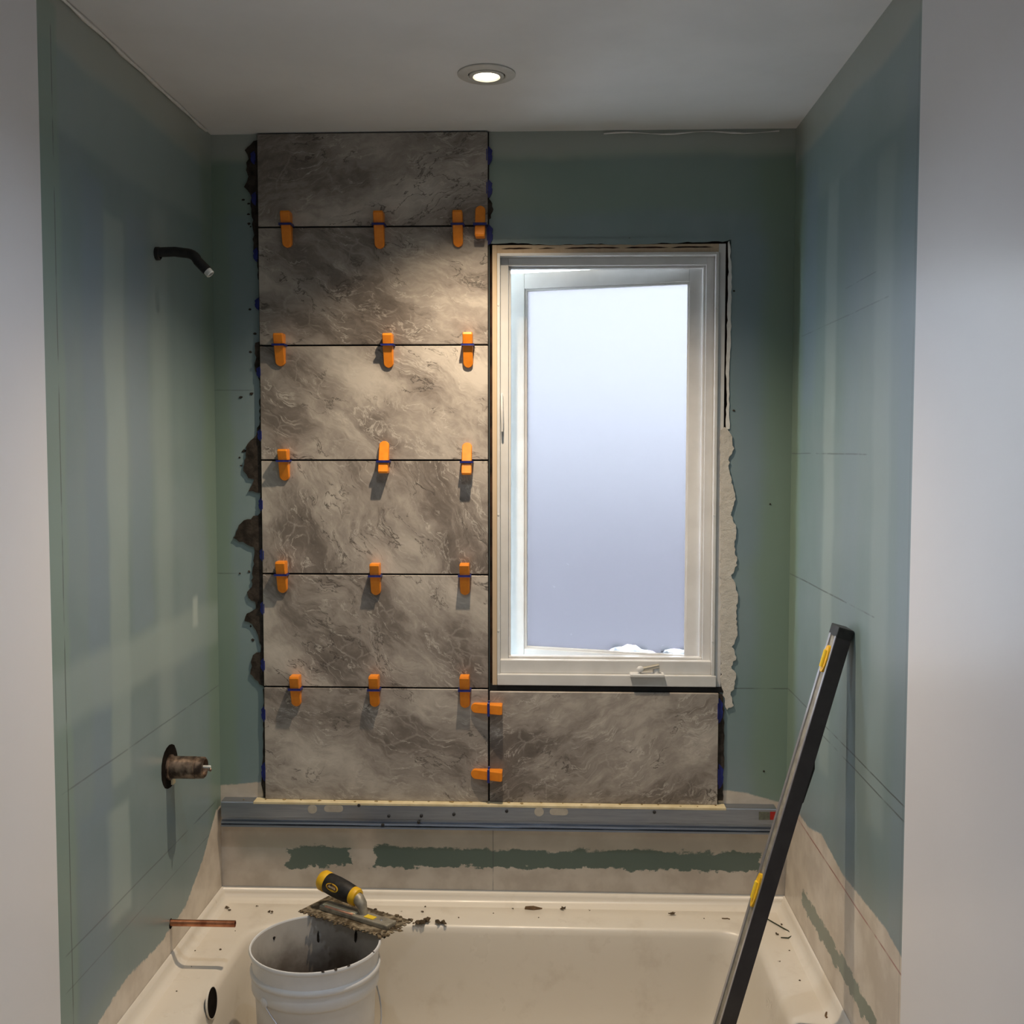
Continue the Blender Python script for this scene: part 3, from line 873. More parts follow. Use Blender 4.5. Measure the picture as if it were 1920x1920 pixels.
# ------------------------------------------------------------------ tile levelling clips
def wedge_mesh(bm, o, dl, dw, dn, L, wd, t0, t1):
    """wedge along dl from its thin rounded tip to its thick head"""
    prof = []
    n_ = 6
    for i in range(n_ + 1):
        a = math.pi / 2 * i / n_
        prof.append((wd / 2 - wd / 2 * math.cos(a) * 0.9, wd / 2 * math.sin(a) if i else wd * 0.12))
    us = [(u_, h_) for u_, h_ in prof] + [(L * 0.6, wd / 2), (L * 0.94, wd / 2), (L, wd / 2 * 0.92)]
    rows_ = []
    for j, (u_, h_) in enumerate(us):
        t_ = t0 + (t1 - t0) * u_ / L
        if j == len(us) - 1:
            t_ *= 0.90
        P0 = Vector(o) + Vector(dl) * u_
        c = min(0.0016, h_ * 0.5)
        rows_.append([bm.verts.new(P0 + Vector(dw) * a + Vector(dn) * b) for a, b in ((-h_, 0), (-h_, t_ - c), (-h_ + c, t_), (h_ - c, t_), (h_, t_ - c), (h_, 0))])
    for a, b in zip(rows_, rows_[1:]):
        for i in range(6):
            bm.faces.new((a[i], a[(i + 1) % 6], b[(i + 1) % 6], b[i]))
    bm.faces.new(rows_[0][::-1])
    bm.faces.new(rows_[-1])
    return bm
FACE = TY1
def clip(cx, cy, p0, p1, joint, label, horiz=False, flip=False, slip=0.0):
    """orange wedge pushed through a blue strap. p0/p1: pixel ends (top/bottom or left/right), joint: pixel of the joint"""
    dn = Vector((0, -1, 0))
    if not horiz:
        a, b = at(cx, p0, 1, FACE - .012), at(cx, p1, 1, FACE - .012)
        top, bot = a.z, b.z
        x = at(cx, joint, 1, FACE - .02).x
        zj = at(cx, joint, 1, FACE).z
        base = Vector((x, FACE, zj))
        L = top - bot
        up = Vector((0, 0, 1))
        lean = Vector((0.028, 0, 0))
        if flip:
            o_, dl = Vector((x, FACE, top)), -up
        else:
            o_, dl = Vector((x + 0.0, FACE, bot)), up
        dw = Vector((1, 0, 0))
    else:
        a, b = at(p0, cy, 1, FACE - .012), at(p1, cy, 1, FACE - .012)
        L = b.x - a.x
        base = Vector((at(joint, cy, 1, FACE).x, FACE, a.z))
        o_, dl, dw = Vector((a.x, FACE, a.z)), Vector((1, 0, 0)), Vector((0, 0, 1))
    t = thing('levelling_clip', label, 'tile clip', base, 'orange tile levelling clips')
    frac = abs((base - o_).dot(dl)) / L
    bmw = wedge_mesh(BM(), o_, dl, dw, dn, L, 0.0255, 0.007, 0.036)
    wdg = obj('wedge', bmw, ORANGE, t)
    th = 0.007 + 0.029 * frac + 0.002
    bms = BM()
    up = dl if not horiz else Vector((1, 0, 0))
    for s_ in (-1, 1):
        obox(bms, base + dw * (s_ * 0.0152) + dn * (th / 2 - 0.003), dw, dn, dl, 0.0014, th / 2 + 0.003, 0.0024, 0.0005)
    obox(bms, base + dn * (th + 0.0016), dw, dn, dl, 0.0168, 0.0018, 0.0026, 0.0006)
    obj('strap', bms, BLUE, t)
    return t
clip(536, 0, 398, 464, 424, 'orange wedge clip on the highest joint, first from the left')
clip(710, 0, 398, 466, 424, 'orange wedge clip on the highest joint, second from the left')
clip(858, 0, 397, 463, 424, 'orange wedge clip on the highest joint, third from the left')
clip(900, 0, 384, 446, 424, 'orange wedge clip on the highest joint, last beside the window corner', flip=True)
clip(523, 0, 626, 687, 648, 'orange wedge clip on the second joint from the ceiling, left one')
clip(727, 0, 626, 690, 648, 'orange wedge clip on the second joint from the ceiling, middle one')
clip(877, 0, 624, 690, 648, 'orange wedge clip on the second joint from the ceiling, by the window')
clip(531, 0, 842, 902, 864, 'orange wedge clip on the third joint from the ceiling, left one')
clip(719, 0, 826, 887, 865, 'upside-down orange wedge clip on the third joint from the ceiling, middle one', flip=True)
clip(875, 0, 829, 890, 866, 'upside-down orange wedge clip on the third joint from the ceiling, by the window', flip=True)
clip(527, 0, 1052, 1113, 1076, 'orange wedge clip on the fourth joint from the ceiling, left one')
clip(703, 0, 1056, 1117, 1078, 'orange wedge clip on the fourth joint from the ceiling, middle one')
clip(871, 0, 1056, 1117, 1078, 'orange wedge clip on the fourth joint from the ceiling, by the window')
clip(553, 0, 1266, 1326, 1289, 'orange wedge clip on the lowest level joint, left one')
clip(701, 0, 1266, 1327, 1290, 'orange wedge clip on the lowest level joint, middle one')
clip(871, 0, 1266, 1329, 1291, 'orange wedge clip on the lowest level joint, by the window corner')
clip(0, 1328, 882, 942, 917, 'sideways orange wedge clip on the upright joint, upper of two', horiz=True)
clip(0, 1452, 882, 942, 917, 'sideways orange wedge clip on the upright joint, lower of two', horiz=True)

# blue clip ends left sticking out at the tile edges
def clip_end(px, py, hpx, side, where):
    """half-moon blue tab at a tile edge; side -1: left edge, +1: right edge"""
    p = at(px, py, 1, -0.004)
    h = hpx * 0.00138
    wd = 0.013 if side > 0 else 0.011
    e = p.x
    pts = [(0, h / 2), (wd * .45, h / 2 * .82), (wd, h * .26), (wd * .82, h * .05), (wd, -h * .02), (wd * .9, -h * .24), (wd * .45, -h / 2 * .86), (0, -h / 2)]
    b_ = slab(BM(), [(e + side * a, -0.0015, p.z + c) for a, c in pts], (0, -0.0065, 0))
    obox(b_, (e - side * 0.0012, -0.0095, p.z), (1, 0, 0), (0, 1, 0), (0, 0, 1), 0.0012, 0.006, h * 0.3)
    solo('spacer_tab', b_, BLUE, (e, -0.003, p.z), where, 'tile clip', 'blue clip ends at the tile edges')
L_EDGE = [(478, 296, 26), (480, 373, 26), (483, 478, 28), (486, 570, 24), (489, 698, 24), (491, 816, 26), (493, 946, 28), (495, 1040, 28), (496, 1140, 30), (497, 1246, 30), (498, 1338, 34), (498, 1446, 40)]
ordw = ['first', 'second', 'third', 'fourth', 'fifth', 'sixth', 'seventh', 'eighth', 'ninth', 'tenth', 'eleventh', 'twelfth']
for (px, py, h), wd_ in zip(L_EDGE, ordw):
    clip_end(px, py, h, -1, wd_ + ' blue clip end from the top along the left tile edge')
for (px, py, h), wd_ in zip(((914, 292, 36), (914, 354, 36), (915, 440, 40)), ('uppermost', 'middle', 'lowest')):
    clip_end(px, py, h, 1, wd_ + ' of three blue clip ends on the tile edge above the window')
for (px, py, h), wd_ in zip(((1346, 1332, 52), (1347, 1455, 50)), ('upper', 'lower')):
    clip_end(px, py, h, 1, wd_ + ' blue clip end at the right edge of the tile under the window')

# ------------------------------------------------------------------ steel ledger track under the tiles
LX0, LX1 = 0.012, 1.492
led = thing('ledger_track', 'galvanised steel track screwed to the wall below the tiles', 'metal track', (LX0, 0, 0.632))
prof = [(-0.0008, 0.6985), (-0.0360, 0.6975), (-0.0375, 0.6955), (-0.0370, 0.6560), (-0.0300, 0.6530), (-0.0300, 0.6450), (-0.0390, 0.6435), (-0.0400, 0.6400), (-0.0360, 0.6360), (-0.0420, 0.6345), (-0.0425, 0.6310), (-0.0008, 0.6305)]
bm = BM()
nseg = 24
rws = []
for i in range(nseg + 1):
    x = LX0 + (LX1 - LX0) * i / nseg
    dent = 0.0009 * math.sin(i * 2.4) + 0.0006 * math.sin(i * 5.1)
    rws.append([bm.verts.new((x, y + (dent if -0.038 < y < -0.035 and z < 0.69 else 0), z)) for y, z in prof])
for a, b in zip(rws, rws[1:]):
    for k in range(len(prof)):
        bm.faces.new((a[k], a[(k + 1) % len(prof)], b[(k + 1) % len(prof)], b[k]))
bm.faces.new(rws[0][::-1]); bm.faces.new(rws[-1])
track = obj('track', bm, GALV, led, 25)
obj('lit_flange_strip', box(BM(), 0.10, 1.36, -0.0385, -0.001, 0.6925, 0.6988, 0.001), mottled('cream_lit_flange', (0.60, 0.50, 0.30), (0.72, 0.63, 0.42), 30, 0.6, 0.3), led)  # cream colour paints the downlight's warm light on the track's top flange
def pill(px0, px1, py, r):
    a, b = at(px0, py, 1, -0.038), at(px1, py, 1, -0.038)
    pts = []
    for i in range(13):
        t_ = math.pi / 2 + math.pi * i / 12
        pts.append((a.x + r * math.cos(t_), a.z + r * math.sin(t_)))
    for i in range(13):
        t_ = -math.pi / 2 + math.pi * i / 12
        pts.append((b.x + r * math.cos(t_), a.z + r * math.sin(t_)))
    return slab(BM(), [(x, -0.0365, z) for x, z in pts], (0, -0.0022, 0))
for a_, b_, y_ in ((585.5, 586, 1517), (614, 637, 1516), (1010.5, 1011, 1522), (1037, 1059, 1522)):
    obj('punched_hole', pill(a_, b_, y_, 0.0122 if b_ - a_ < 2 else 0.0090), PLASTERDOT, track)
for px, py in ((673, 1510), (851, 1527), (729, 1530), (790, 1530), (950, 1521), (1227, 1523), (718, 1546), (785, 1541)):
    p = at(px, py, 1, -0.038)
    bm = lathe(BM(), [(0.0001, -0.0035), (0.003, -0.0032), (0.0042, -0.0015), (0.0044, 0.001)], (p.x, -0.0385 if py < 1540 else -0.041, p.z), axis=(0, 1, 0), n=12)
    obj('screw', bm, SCREW, led, True)
for a_, b_, m_ in ((1423, 1443, GREYLBL), (1444, 1455, REDLBL)):
    p, q = at(a_, 1525, 1, -0.038), at(b_, 1540, 1, -0.038)
    st = obj('sticker', box(BM(), p.x, q.x, -0.0388, -0.0372, q.z + 0.004, p.z + 0.004), m_, track)
# ochre mortar squeezed out along the top of the track
bm = BM()
rnd = random.Random(9)
for i in range(26):
    x = 0.07 + i * 0.0505 + rnd.uniform(-.01, .01)
    lump(bm, (x, -0.017 - rnd.uniform(0, .012), 0.699), rnd.uniform(0.003, 0.007), 200 + i, 0.35)
obj('mortar_squeeze', bm, mottled('ochre_residue', (0.22, 0.15, 0.06), (0.42, 0.32, 0.16), 40, 0.8, 0.2), led, kind='stuff')

# ------------------------------------------------------------------ plumbing on the left wall
# shower arm
p = at(302, 473, 0, 0.012)
arm = thing('bent_shower_pipe', 'black bent shower arm sticking out of the left wall', 'pipe', (0.0, p.y, p.z))
e0, e1 = at(352, 475, 1, p.y), at(389, 508, 1, p.y)
e2 = at(396, 515, 1, p.y)
pth = [Vector((0.001, p.y, p.z)), Vector((e0.x * 0.6, p.y, p.z + 0.001)), Vector((e0.x, p.y, e0.z))]
for i in range(1, 6):
    t_ = i / 6
    c0, c1, c2 = Vector((e0.x, p.y, e0.z)), Vector((e0.x + 0.020, p.y, e0.z - 0.003)), Vector((e1.x * 0.55 + e0.x * 0.45, p.y, e1.z * 0.6 + e0.z * 0.4))
    pth.append(c0 * (1 - t_) ** 2 + c1 * 2 * t_ * (1 - t_) + c2 * t_ ** 2)
pth.append(Vector((e1.x, p.y, e1.z)))
obj('arm_pipe', tube(BM(), pth, 0.0112, 16), BLACKPIPE, arm, True)
dv = (pth[-1] - pth[-3]).normalized()
b0 = pth[-1]
bm = BM()
lathe(bm, [(0.0098, -0.001), (0.0098, 0.010), (0.0085, 0.0115), (0.0078, 0.0115), (0.0078, 0.003)], b0, axis=dv, n=18)
obj('threaded_end', bm, THREAD, arm, True)
bm = lathe(BM(), [(0.0001, 0.006), (0.0079, 0.006)], b0, axis=dv, n=18)
obj('bore', bm, HOLE, arm)
bm = lathe(BM(), [(0.0150, 0.0), (0.0150, 0.008), (0.0118, 0.010)], (0.0005, p.y, p.z - 0.003), axis=(1, 0, 0), n=20, cap0=True)
obj('wall_collar', bm, BLACKPIPE, arm, True)
# shower valve in its rough cut hole
vc = at(318, 1437, 0, 0.0)
val = thing('shower_valve', 'bare brass shower valve body in a round wall hole', 'valve', (0.0, vc.y, vc.z))
hp_ = ragged([(vc.y + 0.054 * math.cos(a * math.pi / 10), vc.z + 0.052 * math.sin(a * math.pi / 10)) for a in range(20)], 0.01, 0.0012, 17)
obj('wall_hole', slab(BM(), [(-0.0005, a, b) for a, b in hp_], (0.0012, 0, 0)), HOLE, val)
bm = BM()
lathe(bm, [(0.030, -0.0), (0.030, 0.004), (0.0262, 0.006), (0.0262, 0.062), (0.0245, 0.0635), (0.0245, 0.0655), (0.0258, 0.067), (0.0250, 0.082), (0.0215, 0.085), (0.0205, 0.085), (0.0195, 0.076), (0.0001, 0.076)], (0.0005, vc.y, vc.z - 0.002), axis=(1, 0, 0), n=36)
vb = obj('valve_body', bm, BRASS, val, True)
obj('valve_stem', tube(BM(), [(0.076, vc.y, vc.z), (0.098, vc.y, vc.z)], 0.0035, 10), THREAD, vb, True)
obj('stem_screw', lump(BM(), (0.0975, vc.y - 0.002, vc.z - 0.006), 0.004, 5), BRASS, vb)
obj('mounting_lug', box(BM(), 0.001, 0.006, vc.y + 0.004, vc.y + 0.022, vc.z - 0.046, vc.z - 0.030, 0.001), CREAMLBL, val)
# copper spout stub
pc = at(320, 1730, 0, 0.0)
cop = thing('copper_pipe', 'bare copper pipe stub poking out above the tub deck', 'pipe', (0.0, pc.y, pc.z))
xe = at(441, 1730, 1, pc.y).x
bm = lathe(BM(), [(0.0078, 0.0005), (0.0078, xe), (0.0066, xe), (0.0066, xe - 0.03)], (0, pc.y, pc.z), axis=(1, 0, 0), n=20)
tb = obj('pipe_tube', bm, COPPER, cop, True)
obj('pipe_bore', lathe(BM(), [(0.0001, xe - 0.012), (0.0067, xe - 0.012)], (0, pc.y, pc.z), axis=(1, 0, 0), n=20), HOLE, tb)
ph = ragged([(pc.y + 0.010 * math.cos(a * math.pi / 6), pc.z - 0.002 + 0.012 * math.sin(a * math.pi / 6)) for a in range(12)], 0.006, 0.002, 19)
obj('wall_hole', slab(BM(), [(-0.0005, a, b) for a, b in ph], (0.001, 0, 0)), HOLE, cop)

# ------------------------------------------------------------------ bucket
BC = Vector((0.353, -0.425, 0.1005))
BH = 0.398
buc = thing('bucket', 'white plastic pail standing in the tub under the trowel', 'bucket', BC)
outer = [(0.122, 0.0), (0.126, 0.004), (0.1385, BH - 0.098), (0.1445, BH - 0.095), (0.1465, BH - 0.090), (0.1462, BH - 0.072), (0.1440, BH - 0.068), (0.1440, BH - 0.060), (0.1490, BH - 0.057), (0.1500, BH - 0.052), (0.1490, BH - 0.047), (0.1445, BH - 0.044), (0.1460, BH - 0.012), (0.1500, BH - 0.009), (0.1520, BH - 0.004), (0.1500, BH), (0.1470, BH), (0.1455, BH - 0.004)]
obj('shell', lathe(BM(), outer, BC, n=64, cap0=True), BUCKETM, buc, 50)
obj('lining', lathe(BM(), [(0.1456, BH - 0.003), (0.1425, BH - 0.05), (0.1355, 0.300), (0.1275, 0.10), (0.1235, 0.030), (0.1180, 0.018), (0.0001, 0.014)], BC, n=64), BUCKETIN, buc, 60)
el, er = Vector((-0.78, -0.62, 0)).normalized(), Vector((0.93, -0.36, 0)).normalized()
el = Vector((-0.62, -0.78, 0)).normalized()
er = Vector((0.62, 0.78, 0)).normalized()
ez = BH - 0.088
bail = []
for i in range(25):
    t_ = i / 24
    a = math.pi * t_
    side = (el * math.cos(a))
    out_ = Vector((0.78, -0.62, 0)) * math.sin(a)
    bail.append(BC + Vector((0, 0, ez)) + side * 0.1475 + out_ * 0.155 + Vector((0, 0, -0.135 * math.sin(a))))
bw = obj('bail_wire', tube(BM(), bail, 0.0019, 8), LEVELED, buc, True)
for s_ in (el, -el):
    obj('bail_ear', lathe(BM(), [(0.012, 0.0), (0.012, 0.005), (0.007, 0.008)], BC + Vector((0, 0, ez)) + s_ * 0.1425, axis=s_, n=18, cap1=True), BUCKETM, buc, True)
rnd = random.Random(31)
for i, (a, dz, sz) in enumerate([(-1.25, 0.0, 0.0042), (-1.05, 0.0, 0.0050), (-0.85, 0.0, 0.0036), (-0.30, 0.0, 0.0030), (2.55, 0.030, 0.0040), (3.45, 0.035, 0.0036), (1.75, 0.055, 0.0050), (1.05, 0.045, 0.0055)]):
    rr = 0.1490 if dz == 0 else 0.1448 - dz * 0.05
    b_ = lump(BM(), (0, 0, 0), sz, 300 + i, 1.0)
    for v_ in b_.verts:
        v_.co = BC + Vector((rr * math.cos(a), rr * math.sin(a), BH - dz)) + Vector((v_.co.x, v_.co.y, v_.co.z * (0.35 if dz == 0 else (3.0 if dz > 0.04 else 1.2))))
    obj('mortar_drip', b_, THINSET, buc)

# ------------------------------------------------------------------ notched trowel on the pail
TZ = BC.z + BH + 0.0045
tw = [at(559, 1709, 2, TZ), at(606, 1678, 2, TZ), at(775, 1723, 2, TZ), at(708, 1762, 2, TZ)]
org = tw[0]
dlx = ((tw[3] - tw[0]) + (tw[2] - tw[1])).normalized()
dwx = Vector((-dlx.y, dlx.x, 0))          # towards the back
TL, TW_ = 0.272, 0.110
tro = thing('notched_trowel', 'mortar-caked notched trowel with black and yellow grip on the pail', 'trowel', (tw[0] + tw[2]) / 2)
def T(a, b, c):
    return org + dlx * a + dwx * b + Vector((0, 0, c))
edge = []
nn_ = 17
for i in range(nn_):                       # notched long front edge
    u0 = TL * i / nn_
    edge += [(u0, 0.0), (u0 + TL / nn_ * .5, 0.0), (u0 + TL / nn_ * .5, 0.007), (u0 + TL / nn_, 0.007)]
edge += [(TL, 0.0)]
for i in range(7):                         # notched right end
    v0 = TW_ * i / 7
    edge += [(TL, v0 + TW_ / 14), (TL - 0.007, v0 + TW_ / 14), (TL - 0.007, v0 + TW_ / 7), (TL, v0 + TW_ / 7)]
edge += [(TL, TW_), (0.0, TW_)]
cl = []
for e_ in edge:
    if not cl or (abs(cl[-1][0] - e_[0]) + abs(cl[-1][1] - e_[1])) > 1e-6:
        cl.append(e_)
blade = obj('blade', slab(BM(), [T(a, b, -0.0012) for a, b in cl], (0, 0, 0.0018)), STEELBLADE, tro)
rnd = random.Random(77)
bm = BM()
for i in range(64):
    q = rnd.random()
    if q < 0.5:
        a_, b_ = rnd.uniform(0, TL), rnd.uniform(-0.003, 0.010)
    elif q < 0.8:
        a_, b_ = rnd.uniform(TL - 0.03, TL + 0.006), rnd.uniform(0, TW_)
    else:
        a_, b_ = rnd.uniform(TL * .3, TL), rnd.uniform(TW_ - 0.01, TW_ + 0.004)
    lump(bm, T(a_, b_, 0.001), rnd.uniform(0.002, 0.0068), 400 + i, 0.6, 1, 0.45)
obj('caked_mortar', bm, mottled('wet_brown_mortar', (0.030, 0.022, 0.014), (0.26, 0.19, 0.11), 90, 0.75, 0.3), blade, kind='stuff')
bar = obj('mounting_bar', obox(BM(), T(0.146, 0.052, 0.0065), dlx, dwx, (0, 0, 1), 0.108, 0.0185, 0.0060, 0.003), ALU, tro)
obj('bar_label', obox(BM(), T(0.100, 0.0370, 0.0133), dlx, dwx, (0, 0, 1), 0.044, 0.0028, 0.0014), PINKLBL, bar)
obj('bar_label', obox(BM(), T(0.096, 0.0465, 0.0133), dlx, dwx, (0, 0, 1), 0.052, 0.0065, 0.0014), CREAMLBL, bar)
obj('bar_label', obox(BM(), T(0.190, 0.0490, 0.0133), dlx, dwx, (0, 0, 1), 0.014, 0.0080, 0.0008), VIAL, bar)
obj('rivet', lathe(BM(), [(0.004, 0), (0.003, 0.0015), (0.0001, 0.002)], T(0.222, 0.052, 0.0125), n=12), LEVELED, bar, True)
# shank rising from the bar to the grip
obj('shank', tube(BM(), [T(0.166, 0.056, 0.008), T(0.161, 0.056, 0.020), T(0.156, 0.057, 0.034), T(0.146, 0.058, 0.044), T(0.130, 0.060, 0.048)], [0.0095, 0.0110, 0.0135, 0.0150, 0.0140], 14), ALU, tro, True)
hd = (dlx * 0.985 + Vector((0, 0, -0.17))).normalized()
h1 = T(0.140, 0.060, 0.0460)
GS = 1.28
def grip(prof_, mat_, nm, par):
    b_ = BM()
    lathe(b_, [(a_ * GS, c_) for a_, c_ in prof_], h1, axis=-hd, n=28)
    # slightly oval
    return obj(nm, b_, mat_, par, True)
gb = grip([(0.0165, 0.012), (0.0178, 0.018), (0.0195, 0.045), (0.0200, 0.070), (0.0192, 0.094), (0.0185, 0.100)], GRIPBLK, 'grip', tro)
grip([(0.0110, -0.003), (0.0155, -0.001), (0.0175, 0.004), (0.0172, 0.014), (0.0160, 0.018)], GRIPYEL, 'grip_collar', gb)
grip([(0.0188, 0.094), (0.0200, 0.099), (0.0200, 0.112), (0.0170, 0.118), (0.0090, 0.121), (0.0001, 0.122)], GRIPYEL, 'grip_cap', gb)
# oval badge on the camera side of the grip
nrm = (-dwx + Vector((0, 0, 0.35))).normalized()
mid = h1 - hd * 0.062
upv = nrm.cross(hd).normalized()
def oval(ra, rb, d):
    return [mid + hd * (ra * math.cos(k * math.pi / 12)) + upv * (rb * math.sin(k * math.pi / 12)) + nrm * (d - 0.0022 * math.sin(k * math.pi / 12) ** 2) for k in range(24)]
obj('badge', slab(BM(), oval(0.0190, 0.0092, 0.0250), nrm * 0.0012), GRIPYEL, gb)
obj('badge_field', slab(BM(), oval(0.0165, 0.0072, 0.0262), nrm * 0.0004), mottled('badge_brown', (0.10, 0.05, 0.02), (0.16, 0.08, 0.03), 60), gb)
bm = BM()
tube(bm, [mid + nrm * 0.0268 + hd * (0.0105 - 0.0021 * i) + upv * (0.0028 * (1 if i % 2 else -0.7)) for i in range(11)], 0.0006, 6)
obj('badge_script', bm, CREAMLBL, gb)

# ------------------------------------------------------------------ spirit level leaning on the right wall
LY = -0.622
tl_, tr_ = at(1572, 1176, 1, LY), at(1601, 1187, 1, LY)
bl_, br_ = at(1352, 1920, 1, LY), at(1379, 1920, 1, LY)
axd = ((tl_ - bl_) + (tr_ - br_)).normalized()
axd = Vector((axd.x, 0, axd.z)).normalized()
wdv = Vector((axd.z, 0, -axd.x))           # thin direction, to the right
thk = ((tr_ - tl_).dot(wdv) + (br_ - bl_).dot(wdv)) / 2
# top right corner touches the right wall
top_c = Vector((W - 0.0015, LY, tr_.z + 0.004)) - wdv * (thk / 2)
zfloor = 0.126
LL = (top_c.z - zfloor - 0.012) / axd.z
foot_c = top_c - axd * LL
dpt = 0.058
yc = Vector((0, 1, 0))
lev = thing('spirit_level', 'long dark aluminium spirit level leaning from the tub against the right wall', 'spirit level', foot_c + yc * dpt / 2)
def lv(a, wv, d):
    return foot_c + axd * a + wdv * wv + yc * d
obj('front_edge', obox(BM(), lv(LL / 2, 0, 0.0012), wdv, yc, axd, thk / 2, 0.0012, LL / 2 - 0.018, 0.0006), LEVELM, lev)
obj('beam', obox(BM(), lv(LL / 2, 0, dpt / 2 + 0.001), wdv, yc, axd, thk / 2 - 0.002, dpt / 2 - 0.002, LL / 2 - 0.02, 0.001), ALU, lev)
obj('back_edge', obox(BM(), lv(LL / 2, 0, dpt - 0.0012), wdv, yc, axd, thk / 2, 0.0012, LL / 2 - 0.018, 0.0006), LEVELED, lev)
for d_ in (0.007, dpt - 0.010):
    obj('side_rail', obox(BM(), lv(LL / 2, -thk / 2 + 0.0005, d_), wdv, yc, axd, 0.0014, 0.0045, LL / 2 - 0.02, 0.0006), LEVELED, lev)
for a_ in (LL - 0.0115, 0.0115):
    obj('end_cap', obox(BM(), lv(a_, 0, dpt / 2), wdv, yc, axd, thk / 2 + 0.001, dpt / 2 + 0.001, 0.0115, 0.003), GRIPBLK, lev)
def along(px, py):
    q_ = at(px, py, 1, LY + 0.02)
    return (q_ - foot_c).dot(axd)
for (pa, pb) in (((1559, 1212), (1544, 1262)), ((1427, 1640), (1409, 1703))):
    a0_, a1_ = along(*pb), along(*pa)
    n_ = 20
    pts = []
    for k in range(n_):
        t_ = 2 * math.pi * k / n_
        pts.append(lv((a0_ + a1_) / 2 + (a1_ - a0_) / 2 * math.cos(t_), -thk / 2 - 0.003, dpt / 2 + 0.017 * math.sin(t_)))
    vs_ = obj('vial_housing', slab(BM(), pts, wdv * 0.006), GRIPYEL, lev)
    obj('vial', tube(BM(), [lv((a0_ + a1_) / 2 - 0.018, -thk / 2 - 0.003, dpt / 2), lv((a0_ + a1_) / 2 + 0.018, -thk / 2 - 0.003, dpt / 2)], 0.006, 12), VIAL, vs_, True)
# rubber grip swelling on the wall side
ga, gb_ = along(1505, 1512), along(1528, 1412)
bm = BM()
slab(bm, [lv(ga, thk / 2 - 0.002, 0.008), lv(ga + 0.012, thk / 2 + 0.004, 0.008), lv(gb_ - 0.03, thk / 2 + 0.0065, 0.008), lv(gb_, thk / 2 - 0.002, 0.008)], yc * 0.042)
obj('rubber_grip', bm, GRIPBLK, lev)

# ------------------------------------------------------------------ bits on the tub deck
MORT = mottled('dried_mortar_crumb', (0.05, 0.036, 0.022), (0.14, 0.10, 0.06), 60, 0.85, 0.2)
TWIG = mottled('brown_splinter', (0.10, 0.06, 0.03), (0.20, 0.12, 0.06), 40, 0.8, 0.2)
crumb_spots = [
    (424, 1702, 5, 'dark mortar crumb on the deck corner above the copper pipe, larger of a pair'),
    (430, 1706, 3.2, 'small mortar crumb beside the larger one at the left deck corner'),
    (481, 1699, 3, 'lone small mortar crumb on the deck left of the pail rim'),
    (508, 1710, 5.5, 'largest dark mortar crumb on the deck just left of the trowel'),
    (1055, 1697, 6, 'round dark mortar crumb against the wall beneath the window'),
    (1258, 1714, 6, 'pointed brown mortar crumb on the deck nearer the spirit level'),
    (1105, 1706, 2, 'tiny dark crumb on the deck between the two larger crumbs'),
    (963, 1689, 2.6, 'tiny dark crumb by the wall left of the brown splinter'),
    (797, 1694, 3, 'dark crumb on the deck right of the trowel, nearest the wall'),
    (792, 1709, 3.2, 'dark crumb on the deck right of the trowel, mid-way'),
    (753, 1708, 2, 'tiny crumb on the deck behind the trowel tip'),
    (798, 1731, 11, 'biggest mortar clump on the deck edge right of the trowel'),
    (782, 1731, 7, 'mortar clump on the deck edge touching the trowel tip'),
    (828, 1731, 8, 'rightmost mortar clump on the deck edge by the trowel'),
    (1467, 1733, 2.6, 'dark crumb on the right deck corner above the bent wire'),
    (1473, 1706, 3, 'small dark crumb tucked into the right rear deck corner'),
    (1455, 1752, 3.6, 'flat ochre crumb inside the bend of the wire'),
    (1461, 1802, 2, 'tiny crumb on the right deck below the bent wire'),
]
for i, (px, py, s, lab) in enumerate(crumb_spots):
    p = at(px, py, 2, DZ + 0.002)
    p.y = min(p.y, -0.034)
    r_ = s * 0.00125
    p.z = DZ + r_ * 0.45
    b_ = BM()
    rc = random.Random(900 + i)
    for k in range(5 if s >= 5 else 3):
        dx_, dy_ = rc.uniform(-1, 1) * r_, rc.uniform(-0.7, 0.7) * r_
        lump(b_, p + Vector((dx_, dy_, r_ * rc.uniform(-0.1, 0.35))), r_ * rc.uniform(0.35, 0.75), 500 + i * 7 + k, 0.55, 1, 0.45)
    solo('mortar_crumb', b_, MORT, (p.x, p.y, DZ), lab, 'crumb', 'mortar crumbs on the tub deck')
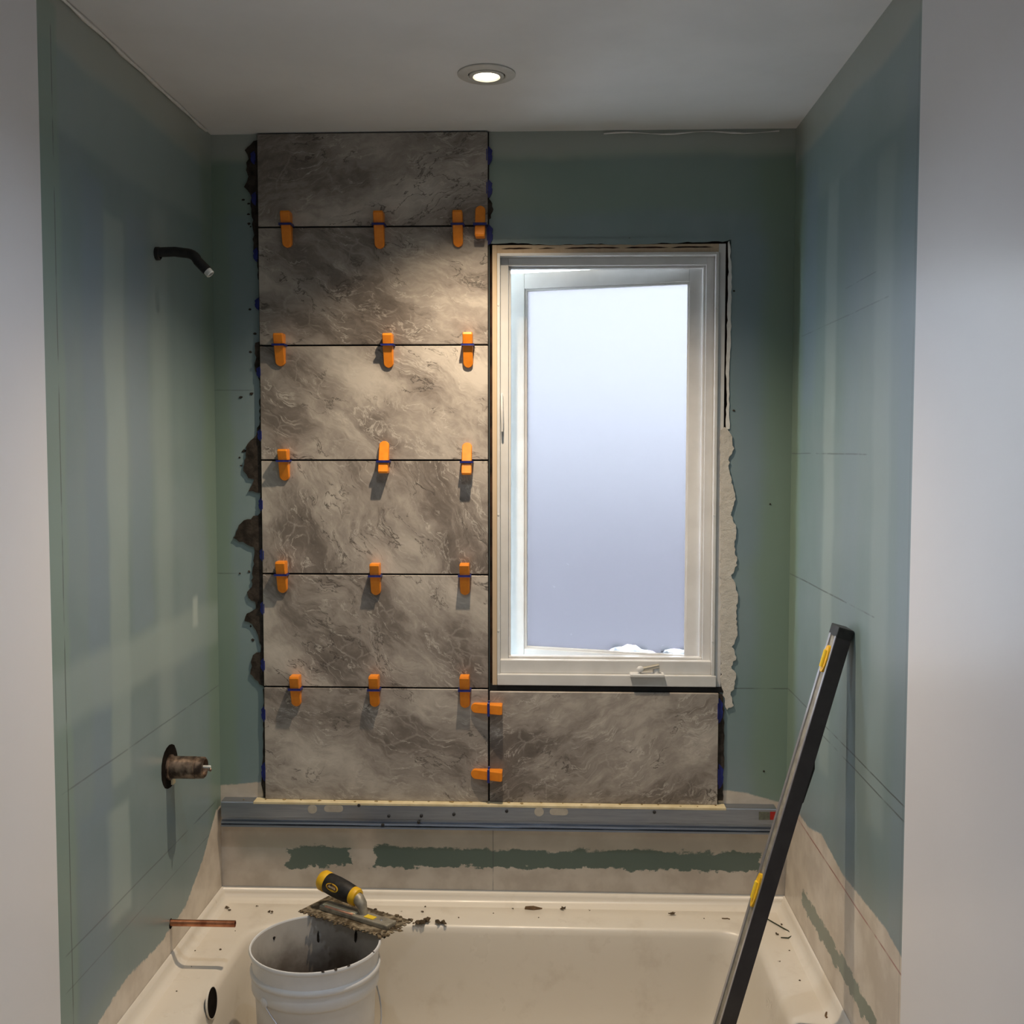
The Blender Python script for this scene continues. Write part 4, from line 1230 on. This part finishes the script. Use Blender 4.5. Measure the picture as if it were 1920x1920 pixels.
for i, (px, py, where) in enumerate([(441, 1745, 'on the left deck just right of the copper pipe end'), (366, 1782, 'on the left deck below the copper pipe'), (413, 1780, 'on the left deck edge beside the pail'), (359, 1812, 'on the left deck halfway to the overflow hole'), (331, 1858, 'lowest on the left deck beside the overflow hole'),
        (860, 1720, 'on the rear deck right of the mortar clumps'), (925, 1712, 'on the rear deck left of the splinter'), (1010, 1720, 'on the rear deck just below the splinter'), (1180, 1700, 'by the wall left of the pointed crumb'), (1320, 1722, 'on the rear deck left of the dark sliver'),
        (1480, 1782, 'on the right deck just below the bent wire'), (1500, 1838, 'on the right deck midway down'), (1519, 1808, 'against the right wall on the deck')]):
    p = at(px, py, 2, DZ + 0.001)
    p.z = DZ + 0.0008
    solo('grit_speck', lump(BM(), p, 0.0018 + 0.0005 * (i % 3), 700 + i, 0.55, 1), MORT, (p.x, p.y, DZ), 'tiny grit speck ' + where, 'crumb', 'grit specks on the tub deck')
# splinter, wire, flakes
p = at(1000, 1699, 2, DZ + 0.003); p.y = min(p.y, -0.036)
bm = slab(BM(), [p + Vector(v_) for v_ in ((-0.023, 0, 0), (-0.021, 0.004, 0.004), (0.0, 0.003, 0.006), (0.024, 0, 0.002), (0.0, -0.004, 0.0))], (0, 0, 0.003))
bmesh.ops.translate(bm, verts=bm.verts, vec=(0, 0, DZ + 0.0002 - min(v_.co.z for v_ in bm.verts)))
solo('wood_splinter', bm, TWIG, (p.x, p.y, DZ), 'flat brown splinter on the deck under the middle of the window', 'splinter')
pw = [at(a, b, 2, DZ + 0.003) for a, b in ((1438, 1722), (1450, 1729), (1464, 1737), (1478, 1745), (1486, 1754), (1478, 1758), (1464, 1757))]
for q_ in pw:
    q_.z = DZ + 0.0022
solo('bent_wire', tube(BM(), pw, [0.0016, 0.0016, 0.0017, 0.0019, 0.0021, 0.0017, 0.0012], 8), mottled('green_black_wire', (0.02, 0.03, 0.018), (0.06, 0.07, 0.04), 60, 0.6), (pw[2].x, pw[2].y, DZ), 'thin bent dark wire on the right tub deck', 'wire', smooth=True)
for i, (px, py, lab) in enumerate(((1361, 1722, 'thin dark sliver on the rear deck just left of the level'), (1549, 1903, 'reddish curled sliver low on the right tub deck'))):
    p = at(px, py, 2, DZ + 0.002)
    pts = [p + Vector(v_) for v_ in ((-0.010, 0.002, 0), (-0.003, -0.001, 0.001), (0.004, 0.001, 0.0005), (0.010, -0.002, 0))]
    if i:
        pts = [p + Vector(v_) for v_ in ((0.004, 0.012, 0), (0.001, 0.004, 0.001), (-0.002, -0.004, 0.001), (-0.001, -0.010, 0))]
    for q_ in pts:
        q_.z = DZ + 0.0012 + (q_.z - p.z)
    solo('sliver', tube(BM(), pts, 0.0013 if not i else 0.0022, 6), TWIG, (p.x, p.y, DZ), lab, 'splinter')
